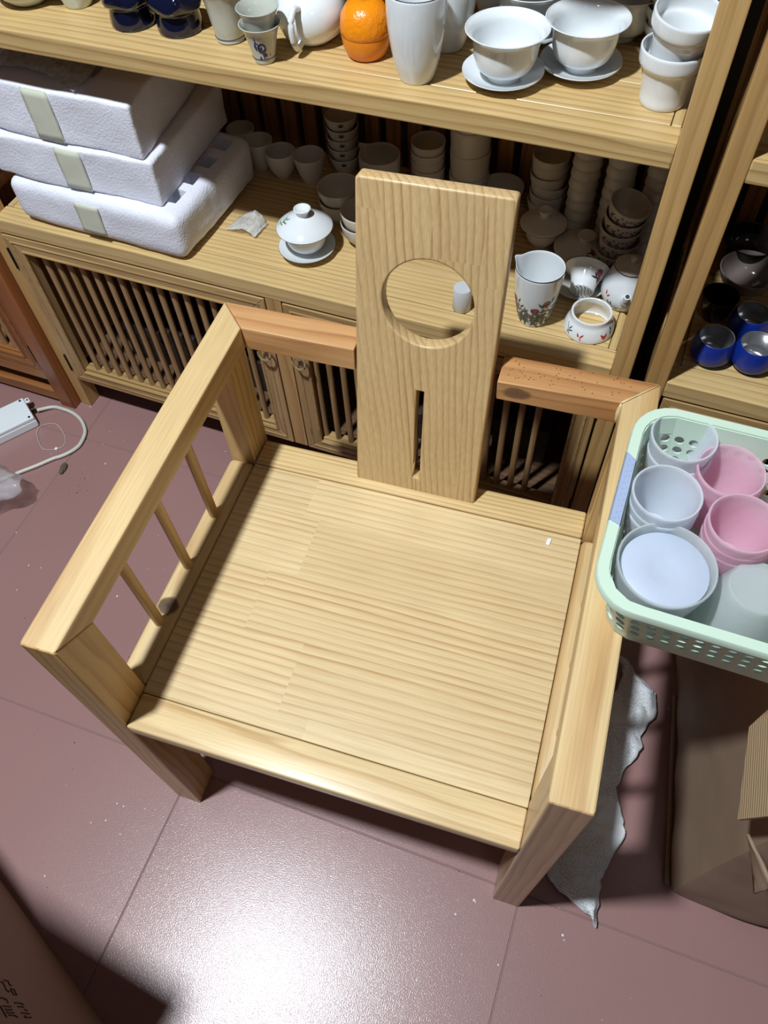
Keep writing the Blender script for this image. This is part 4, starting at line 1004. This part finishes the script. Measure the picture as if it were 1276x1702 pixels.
# bottom
bm = bmesh.new(); P = [fb(k/72) for k in range(72)]
top = [bm.verts.new((x, y, 0.003)) for x, y in P]; bot = [bm.verts.new((x, y, 0.0)) for x, y in P]
bm.faces.new(top); bm.faces.new(bot[::-1])
for k in range(72): bm.faces.new((bot[k], bot[(k+1) % 72], top[(k+1) % 72], top[k]))
link('bottom', finish(bm, 'bottom'), MINT, bk)
# rim: flat rolled band
f2, _ = perim(0, BW_, 0, BD_, 0.036)
def band(u0, u1, n, zt, extra, name, mat, par):
    bm = bmesh.new(); R_ = []
    for k in range(n+1):
        u = u0+(u1-u0)*k/n; a, b = f2(u), ft(u)
        ex = extra
        ox, oy = a[0]-b[0], a[1]-b[1]; l = math.hypot(ox, oy); ox /= l; oy /= l
        prof_ = [(b[0], b[1], zt-0.003), (b[0], b[1], zt+ex), (a[0], a[1], zt+ex), (a[0]+ox*.0015, a[1]+oy*.0015, zt-.002), (a[0]+ox*.0015, a[1]+oy*.0015, zt-0.009), (a[0], a[1], zt-0.009), (a[0], a[1], zt-.003)]
        R_.append([bm.verts.new(q) for q in prof_])
    m = len(R_[0])
    for A, B in zip(R_, R_[1:]):
        for k in range(m): bm.faces.new((A[k], A[(k+1) % m], B[(k+1) % m], B[k]))
    if abs(u1-u0) < 0.99: bm.faces.new(R_[0]); bm.faces.new(R_[-1][::-1])
    bmesh.ops.remove_doubles(bm, verts=bm.verts[:], dist=0.00005)
    return link(name, finish(bm, name, angle=40), mat, par)
band(0, 1, 120, BH_, 0.0, 'rim', MINT, bk)
# find u range of left side middle
us = [k/400 for k in range(400) if f2(k/400)[0] < 0.0005 and 0.085 < f2(k/400)[1] < 0.175]
g = band(min(us), max(us), 10, BH_, 0.0012, 'grip', GRIP, bk); g['label'] = 'blue-grey textured grip on the left rim'
bm = bmesh.new()
for k in range(11):
    for xx in (0.0035, 0.0072):
        add_lathe(bm, [(0.0011, 0), (0.0008, 0.0006), (0, 0.0008)], 6, BH_+0.0012, xx, 0.090+0.0075*k + (0.002 if xx > .005 else 0))
link('grip_dimples', finish(bm, 'grip_dimples'), GRIP, bk, kind='stuff')

GZ = BZ + 0.0032
def glass_prof(R, rb, h, t=0.0026): return closed_profile(resample([(rb*.92, 0), (rb, h*.03), (rb+(R-rb)*.45, h*.35), (rb+(R-rb)*.78, h*.7), (R, h)]), t, .005)
g_me = {}
def glass(lab, x, y, z, R, rb, h, mat, group='frosted glasses in the basket', flip=False, disc=None, tilt=(0, 0)):
    key = (R, rb, h, mat.name, flip)
    if key not in g_me:
        p = glass_prof(R, rb, h)
        if flip: p = [(r, h-z_) for r, z_ in p]
        m = lathe_me('glass', p, 44); m.materials.append(mat); g_me[key] = m
    t = thing('frosted_glass', lab, 'glass', (x, y, z), 0, group, (tilt[0], tilt[1], 0)); link('body', g_me[key], None, t); return t
glass('clear frosted glass, lower of the pair in the rear left basket corner', 0.6225, 0.3790, GZ, .0345, .021, .072, FROST)
glass('clear frosted glass, upper of the pair in the rear left basket corner', 0.6205, 0.3780, GZ+.024, .0345, .021, .072, FROST)
glass('clear frosted glass, lowest of three stacked in the middle left of basket', 0.6115, 0.2975, GZ, .0345, .021, .072, FROST)
glass('clear frosted glass, middle of three stacked in the middle left of basket', 0.6110, 0.2970, GZ+.014, .0345, .021, .072, FROST)
glass('clear frosted glass, topmost of three stacked in the middle left of basket', 0.6100, 0.2960, GZ+.030, .0345, .021, .072, FROST)
glass('pink frosted glass, lower of the rear stack of two', 0.6730, 0.3520, GZ, .0345, .021, .072, PINK)
glass('pink frosted glass, upper of the rear stack of two', 0.6712, 0.3500, GZ+.018, .0345, .021, .072, PINK)
glass('pink frosted glass, lowest of three nearer the basket front', 0.6860, 0.2830, GZ, .0345, .021, .072, PINK)
glass('pink frosted glass, middle of three nearer the basket front', 0.6850, 0.2815, GZ+.015, .0345, .021, .072, PINK)
glass('pink frosted glass, topmost of three nearer the basket front', 0.6840, 0.2800, GZ+.030, .0345, .021, .072, PINK)
glass('pink frosted glass at the right image edge, behind the nearer pink stack', 0.7500, 0.3400, GZ, .0345, .021, .072, PINK)
t = glass('large frosted bowl-like glass with a milky disc inside, front left in basket', 0.6205, 0.2215, GZ, .0470, .0290, .090, FROSTG)
link('milky_disc', lathe_me('milky_disc', [(0, 0.0775), (0.012, 0.0775), (0.0415, 0.0790), (0.0420, 0.0800), (0.0410, 0.0810), (0.014, 0.0792), (0.010, 0.0783), (0, 0.0783)], 44), FROSTW, t, 'milky white disc')
glass('upturned grey frosted glass with its round base on top, front right', 0.7090, 0.2280, GZ, .0440, .0290, .078, FROSTG, flip=True)

# ------------------------------------------------------------------ right carton
rc2 = thing('cardboard_carton', 'large battered brown carton at the right, under the basket', 'carton', (0, 0, 0))
foot = [(0.826, 0.086), (1.24, 0.055), (1.26, 0.56), (0.792, 0.54)]
bm = bmesh.new(); NZ, NS = 26, 26; rings = []
for k in range(NZ+1):
    z = 0.651*k/NZ; ring = []
    pull = 0.010*math.exp(-z/0.03)
    for e in range(4):
        a, b = Vector(foot[e]), Vector(foot[(e+1) % 4])
        for i in range(NS):
            p = a.lerp(b, i/NS); c = Vector((1.03, 0.31)); d = (c-p).normalized()
            q = p + d*pull
            nn = noise.noise(Vector((q.x*5, q.y*5, z*7)))*0.006 + noise.noise(Vector((q.x*16, q.y*16, z*22+3)))*0.0025
            # crushed band near the bottom left corner
            lo = math.exp(-((z-0.05)/0.035)**2)*0.004*math.sin(q.y*60+q.x*40)
            cr = min((p-Vector(foot[j])).length for j in range(4)); rd = 0.004*math.exp(-cr/0.008)
            q = q + d*(nn+lo+rd)
            ring.append(bm.verts.new((q.x, q.y, z)))
    rings.append(ring)
M = 4*NS
for A, B in zip(rings, rings[1:]):
    for i in range(M): bm.faces.new((A[i], A[(i+1) % M], B[(i+1) % M], B[i]))
bm.faces.new(rings[0][::-1]); bm.faces.new(rings[-1])
link('carton_body', finish(bm, 'carton_body', angle=50), CARD, rc2)
v = [(0.775, 0.083, 0.494), (0.776, 0.184, 0.512), (0.784, 0.196, 0.640), (0.783, 0.060, 0.640)]
bm = bmesh.new()
A = [bm.verts.new(p) for p in v]; B = [bm.verts.new((p[0]+0.004, p[1], p[2])) for p in v]
bm.faces.new(A); bm.faces.new(B[::-1])
for i in range(4): bm.faces.new((A[i], A[(i+1) % 4], B[(i+1) % 4], B[i]))
link('hanging_flap', finish(bm, 'hanging_flap'), CARDE, rc2, 'paler torn flap showing corrugation')
o = crumple('torn_flap', lambda u, v: (0.802-0.020*u*(1-v), 0.066-0.050*v, 0.462+0.050*u+0.02*v), 7, 7, 0.0025, 60, CARD, rc2, 6, 0.003)
# faint old tape along the near vertical corner and lower seam
bm = bmesh.new()
seam = [(0.822, 0.140+0.0, 0.075), (0.817, 0.20, 0.080), (0.812, 0.27, 0.078), (0.806, 0.34, 0.080)]
link('bottom_crease', tube_me('bottom_crease', [(0.8235, 0.10, 0.012), (0.8185, 0.19, 0.010), (0.8115, 0.30, 0.011), (0.8045, 0.42, 0.010)], 0.004, 6), CARD, rc2)

# ------------------------------------------------------------------ dark carton and added shadow caster, near left
bl = thing('dark_carton', 'large dark brown carton with brush lettering, bottom left corner', 'carton', (-0.231, -0.207, 0), math.atan2(-0.437, 0.9))
link('carton_body', box_me('carton_body', -0.45, 0.62, -0.45, 0, 0, 0.52, 0.006, 2), CARD, bl)
S = [[(0.2324, 0.2657), (0.2336, 0.2549), (0.2393, 0.2586), (0.2413, 0.2545)], [(0.2363, 0.2792), (0.2369, 0.2736), (0.2492, 0.2788), (0.2517, 0.2754), (0.2501, 0.2703)], [(0.2468, 0.2654), (0.2463, 0.254), (0.2559, 0.2577), (0.2557, 0.2658), (0.2486, 0.2651)], [(0.2622, 0.3115), (0.2623, 0.3025), (0.2656, 0.2971), (0.2699, 0.2993)], [(0.2748, 0.3265), (0.2823, 0.328), (0.2913, 0.3292)], [(0.2746, 0.3188), (0.275, 0.2977)], [(0.2796, 0.3188), (0.2797, 0.3004)], [(0.2838, 0.3208), (0.2843, 0.3006)], [(0.2879, 0.3198), (0.2882, 0.3046), (0.291, 0.2988)], [(0.2685, 0.2801), (0.2688, 0.2608), (0.2714, 0.2574)], [(0.2745, 0.2779), (0.2745, 0.2598)], [(0.2786, 0.2633), (0.2806, 0.2576)], [(0.284, 0.2802), (0.285, 0.2565)], [(0.2883, 0.2758), (0.2917, 0.2737)], [(0.2909, 0.2792), (0.2907, 0.2589)]]
bm = bmesh.new()
for s_ in S: add_tube(bm, [(a, 0.0002, b) for a, b in s_], 0.0009, 6)
link('brush_lettering', finish(bm, 'brush_lettering'), INK, bl, 'black brush lettering')
LX, LY, LZ = -0.26, -0.29, 2.95
def back(px, py, z): f = (LZ-z)/LZ; return (LX+(px-LX)*f, LY+(py-LY)*f)
zb_, zt_ = 0.522, 0.94
A_p = Vector(back(0.150, -0.266, zt_)); dr = (Vector(back(-0.05, -0.236, zt_)) - A_p).normalized(); nr = Vector((-dr.y, dr.x))
if nr.y > 0: nr = -nr
fp = [tuple(A_p), tuple(A_p+dr*0.34), tuple(A_p+dr*0.34+nr*0.26), tuple(A_p+nr*0.26)]
tc_ = thing('added_shadow_carton', 'added unseen carton above the dark lettered one, casting the floor shadow', 'carton', (0, 0, 0))  # added out of view, shaped to cast the dark shadow on the tiles
bm = bmesh.new(); lo_ = [bm.verts.new((x, y, zb_)) for x, y in fp]; hi_ = [bm.verts.new((x, y, zt_)) for x, y in fp]
bm.faces.new(lo_); bm.faces.new(hi_)
for i in range(len(fp)): bm.faces.new((lo_[i], lo_[(i+1) % len(fp)], hi_[(i+1) % len(fp)], hi_[i]))
link('carton_body', finish(bm, 'carton_body'), CARD, tc_)
bm = bmesh.new(); q0, q1 = A_p+nr*0.13-dr*0.0, A_p+nr*0.13+dr*0.34
add_hexa(bm, [(*(q0-nr*0.024), zt_), (*(q1-nr*0.024), zt_), (*(q1+nr*0.024), zt_), (*(q0+nr*0.024), zt_)] + [(*(q0-nr*0.024), zt_+.0004), (*(q1-nr*0.024), zt_+.0004), (*(q1+nr*0.024), zt_+.0004), (*(q0+nr*0.024), zt_+.0004)])
link('sealing_tape', finish(bm, 'sealing_tape'), TAPE, tc_, 'pale sealing tape on the added shadow-casting carton')

# ------------------------------------------------------------------ newspaper
paper_mid = [(0.700, 0.470, .022), (0.742, 0.425, .070), (0.728, 0.370, .080), (0.712, 0.300, .075), (0.700, 0.235, .055), (0.706, 0.190, .085), (0.692, 0.120, .085), (0.680, 0.060, .085), (0.712, 0.008, .020)]
def pf(u, v):
    k = v*(len(paper_mid)-1); i = min(int(k), len(paper_mid)-2); t_ = k-i
    a, b = paper_mid[i], paper_mid[i+1]; x, y, w = [a[q]+(b[q]-a[q])*t_ for q in range(3)]
    return (x+(u-.5)*w, y-(u-.5)*0.015, 0.010+0.016*math.sin(PI*u)*(0.6+.4*math.sin(v*9)))
pp = crumple('newspaper', pf, 26, 90, 0.013, 19, PAPER, None, 9, 0.0004)
for v_ in pp.data.vertices: v_.co.z = max(v_.co.z, 0.0012)
tag(pp, 'crumpled strip of printed newspaper on the floor beside the right armchair legs', 'newspaper')

# ------------------------------------------------------------------ floor things, left
t = thing('power_adapter', 'white plastic power supply box on the floor at the left edge', 'power supply', (0, 0, 0))
P4 = [(-0.748, 0.728), (-0.687, 0.680), (-0.737-0.11, 0.612-0.145), (-0.748-0.16, 0.728-0.193)]
# rectangle: right end edge P4[0]-P4[1], long side runs to the lower left
e1 = (Vector((-0.687, 0.680)) - Vector((-0.748, 0.728))); e1n = e1.normalized(); ln = Vector((-e1n.y, e1n.x)) * -1
if ln.x > 0: ln = -ln
ang = math.atan2(-ln.y, -ln.x)
t.location = (-0.7175, 0.704, 0); t.rotation_euler = (0, 0, ang)     # local +x points to the cable end
link('case', box_me('case', -0.19, 0.0, -0.039, 0.039, 0.0, 0.022, 0.003), WPL, t)
link('cover', box_me('cover', -0.189, -0.001, -0.038, 0.038, 0.0222, 0.032, 0.0025), WPL, t)
bm = bmesh.new(); add_box(bm, -0.001, 0.010, 0.020, 0.036, 0.024, 0.028, 0.002, 2)
link('mounting_ear', finish(bm, 'mounting_ear'), WPL, t)
for sx, sy in ((-0.010, 0.031), (-0.010, -0.031)):
    link('screw', lathe_me('screw', [(0, 0), (0.0032, 0), (0.0028, 0.0008), (0, 0.0008)], 12), IRON, t, 'dark screw').location = (sx, sy, 0.0319)
link('ear_hole', lathe_me('ear_hole', [(0, 0), (0.0026, 0), (0.0026, 0.0003), (0, 0.0003)], 12), IRON, t).location = (0.005, 0.028, 0.0279)
link('cable_gland', tube_me('cable_gland', [(-0.001, 0.008, 0.012), (0.010, 0.008, 0.011)], 0.0075, 12), IRON, t, 'dark cable gland')
cpts = [(-0.729, 0.723), (-0.709, 0.733), (-0.683, 0.737), (-0.657, 0.738), (-0.629, 0.734), (-0.602, 0.723), (-0.582, 0.707), (-0.566, 0.685), (-0.561, 0.654), (-0.566, 0.636), (-0.575, 0.622), (-0.587, 0.609), (-0.601, 0.598), (-0.625, 0.572), (-0.65, 0.548), (-0.69, 0.51), (-0.74, 0.49)]
cpts = [(-0.7105, 0.7145)] + cpts[2:]
o = link('power_cable', tube_me('power_cable', smooth_path([(x, y, 0.0055 + (0.005 if i == 0 else 0)) for i, (x, y) in enumerate(cpts)], 5), 0.0044, 10), CORD)
tag(o, 'thick off-white cable looping over the floor from the power supply', 'cable')
tp = [(-0.683, 0.679), (-0.667, 0.69), (-0.648, 0.693), (-0.629, 0.682), (-0.611, 0.667), (-0.6, 0.646), (-0.61, 0.628), (-0.64, 0.619), (-0.668, 0.642), (-0.682, 0.662)]
t = thing('cable_tie', 'thin clear cable tie loop lying inside the cable curve', 'cable tie', (0, 0, 0))
link('loop', tube_me('loop', smooth_path([(x, y, 0.0016+0.0008*math.sin(i)) for i, (x, y) in enumerate(tp)], 4, True), 0.0008, 6, True), CORD, t)
link('tie_head', box_me('tie_head', -0.614, -0.607, 0.624, 0.631, 0.0006, 0.0046, 0.0006, 1), FLAKE, t)
bm = bmesh.new()
bmesh.ops.create_icosphere(bm, subdivisions=3, radius=1.0)
for v_ in bm.verts:
    n_ = noise.noise(v_.co*2.2)*0.35; v_.co = Vector((v_.co.x*0.0065*(1+n_), v_.co.y*0.016*(1+n_*.6), max(0.0, 0.004+v_.co.z*0.005*(1+n_))))
o = link('wood_chip', finish(bm, 'wood_chip', angle=30), TIPW); o.location = (-0.565, 0.581, 0); o.rotation_euler = (0, 0, 0.15)
tag(o, 'small brown scrap lying on the tile joint at the left', 'debris')
def bagf(u, v):
    x = -0.572-0.160*u; wdt = 0.020+0.215*u
    return (x, 0.483-0.045*u + (v-.5)*wdt, 0.066+0.012*math.sin(PI*v) - 0.062*abs(2*v-1)**3*u)
o = crumple('plastic_bag', bagf, 30, 22, 0.010, 16, BAGM, None, 12, 0.0003)
tag(o, 'thin translucent plastic bag over the cable end at the left edge', 'plastic bag')

# crumbs
cr = [[-0.126, -0.085], [-0.097, -0.043], [-0.084, -0.044], [-0.507, 0.336], [-0.479, 0.338], [-0.5, 0.278], [-0.291, 0.323], [-0.103, -0.074], [-0.046, -0.037], [0.028, -0.042], [0.391, -0.063], [-0.159, -0.183], [-0.068, -0.087], [-0.513, 0.671], [-0.515, 0.708], [-0.599, 0.766], [-0.479, 0.621], [-0.226, 0.728], [-0.616, 0.612], [-0.578, 0.401], [0.537, -0.013], [0.679, -0.019], [0.682, -0.025], [0.591, -0.088], [0.534, -0.011], [0.476, -0.145], [0.51, -0.039], [0.798, 0.398]]
def crumbs(name, pts, mat, r0, r1, label, z=0.0):
    bm = bmesh.new()
    for x, y in pts:
        r = random.uniform(r0, r1); b2 = bmesh.ops.create_icosphere(bm, subdivisions=1, radius=r)
        for v_ in b2['verts']:
            v_.co = Vector((v_.co.x*random.uniform(.7, 1.5), v_.co.y*random.uniform(.7, 1.4), abs(v_.co.z)*0.8)) + Vector((x, y, z))
    o = link(name, finish(bm, name), mat); tag(o, label, 'crumbs', kind='stuff')
ex = [(random.uniform(-.7, .9), random.uniform(-.2, .7)) for _ in range(60)]
crumbs('foam_crumbs', [tuple(c) for c in cr], FLAKE, 0.0010, 0.0022, 'white foam crumbs scattered over the floor tiles')
crumbs('fine_crumbs', ex, FLAKE, 0.0004, 0.0008, 'very fine pale specks scattered over the floor tiles')
crumbs('dark_grit', [(random.uniform(-.6, .7), random.uniform(-.2, .6)) for _ in range(45)] + [(random.gauss(-.50, .015), random.gauss(.56, .02)) for _ in range(12)], GRIT, 0.0005, 0.0012, 'dark grit scattered over the floor tiles')
bm = bmesh.new(); add_hexa(bm, [(0, 0, 0), (.006, -.001, 0), (.008, .010, 0), (.002, .012, 0), (0, 0, .0012), (.005, -.001, .0015), (.007, .010, .003), (.002, .011, .0015)], 0)
o = link('foam_chip', finish(bm, 'foam_chip'), FLAKE); o.location = (0.512, 0.4195, S_-0.0004)
tag(o, 'tiny white foam chip on the seat near its rear right corner', 'debris')
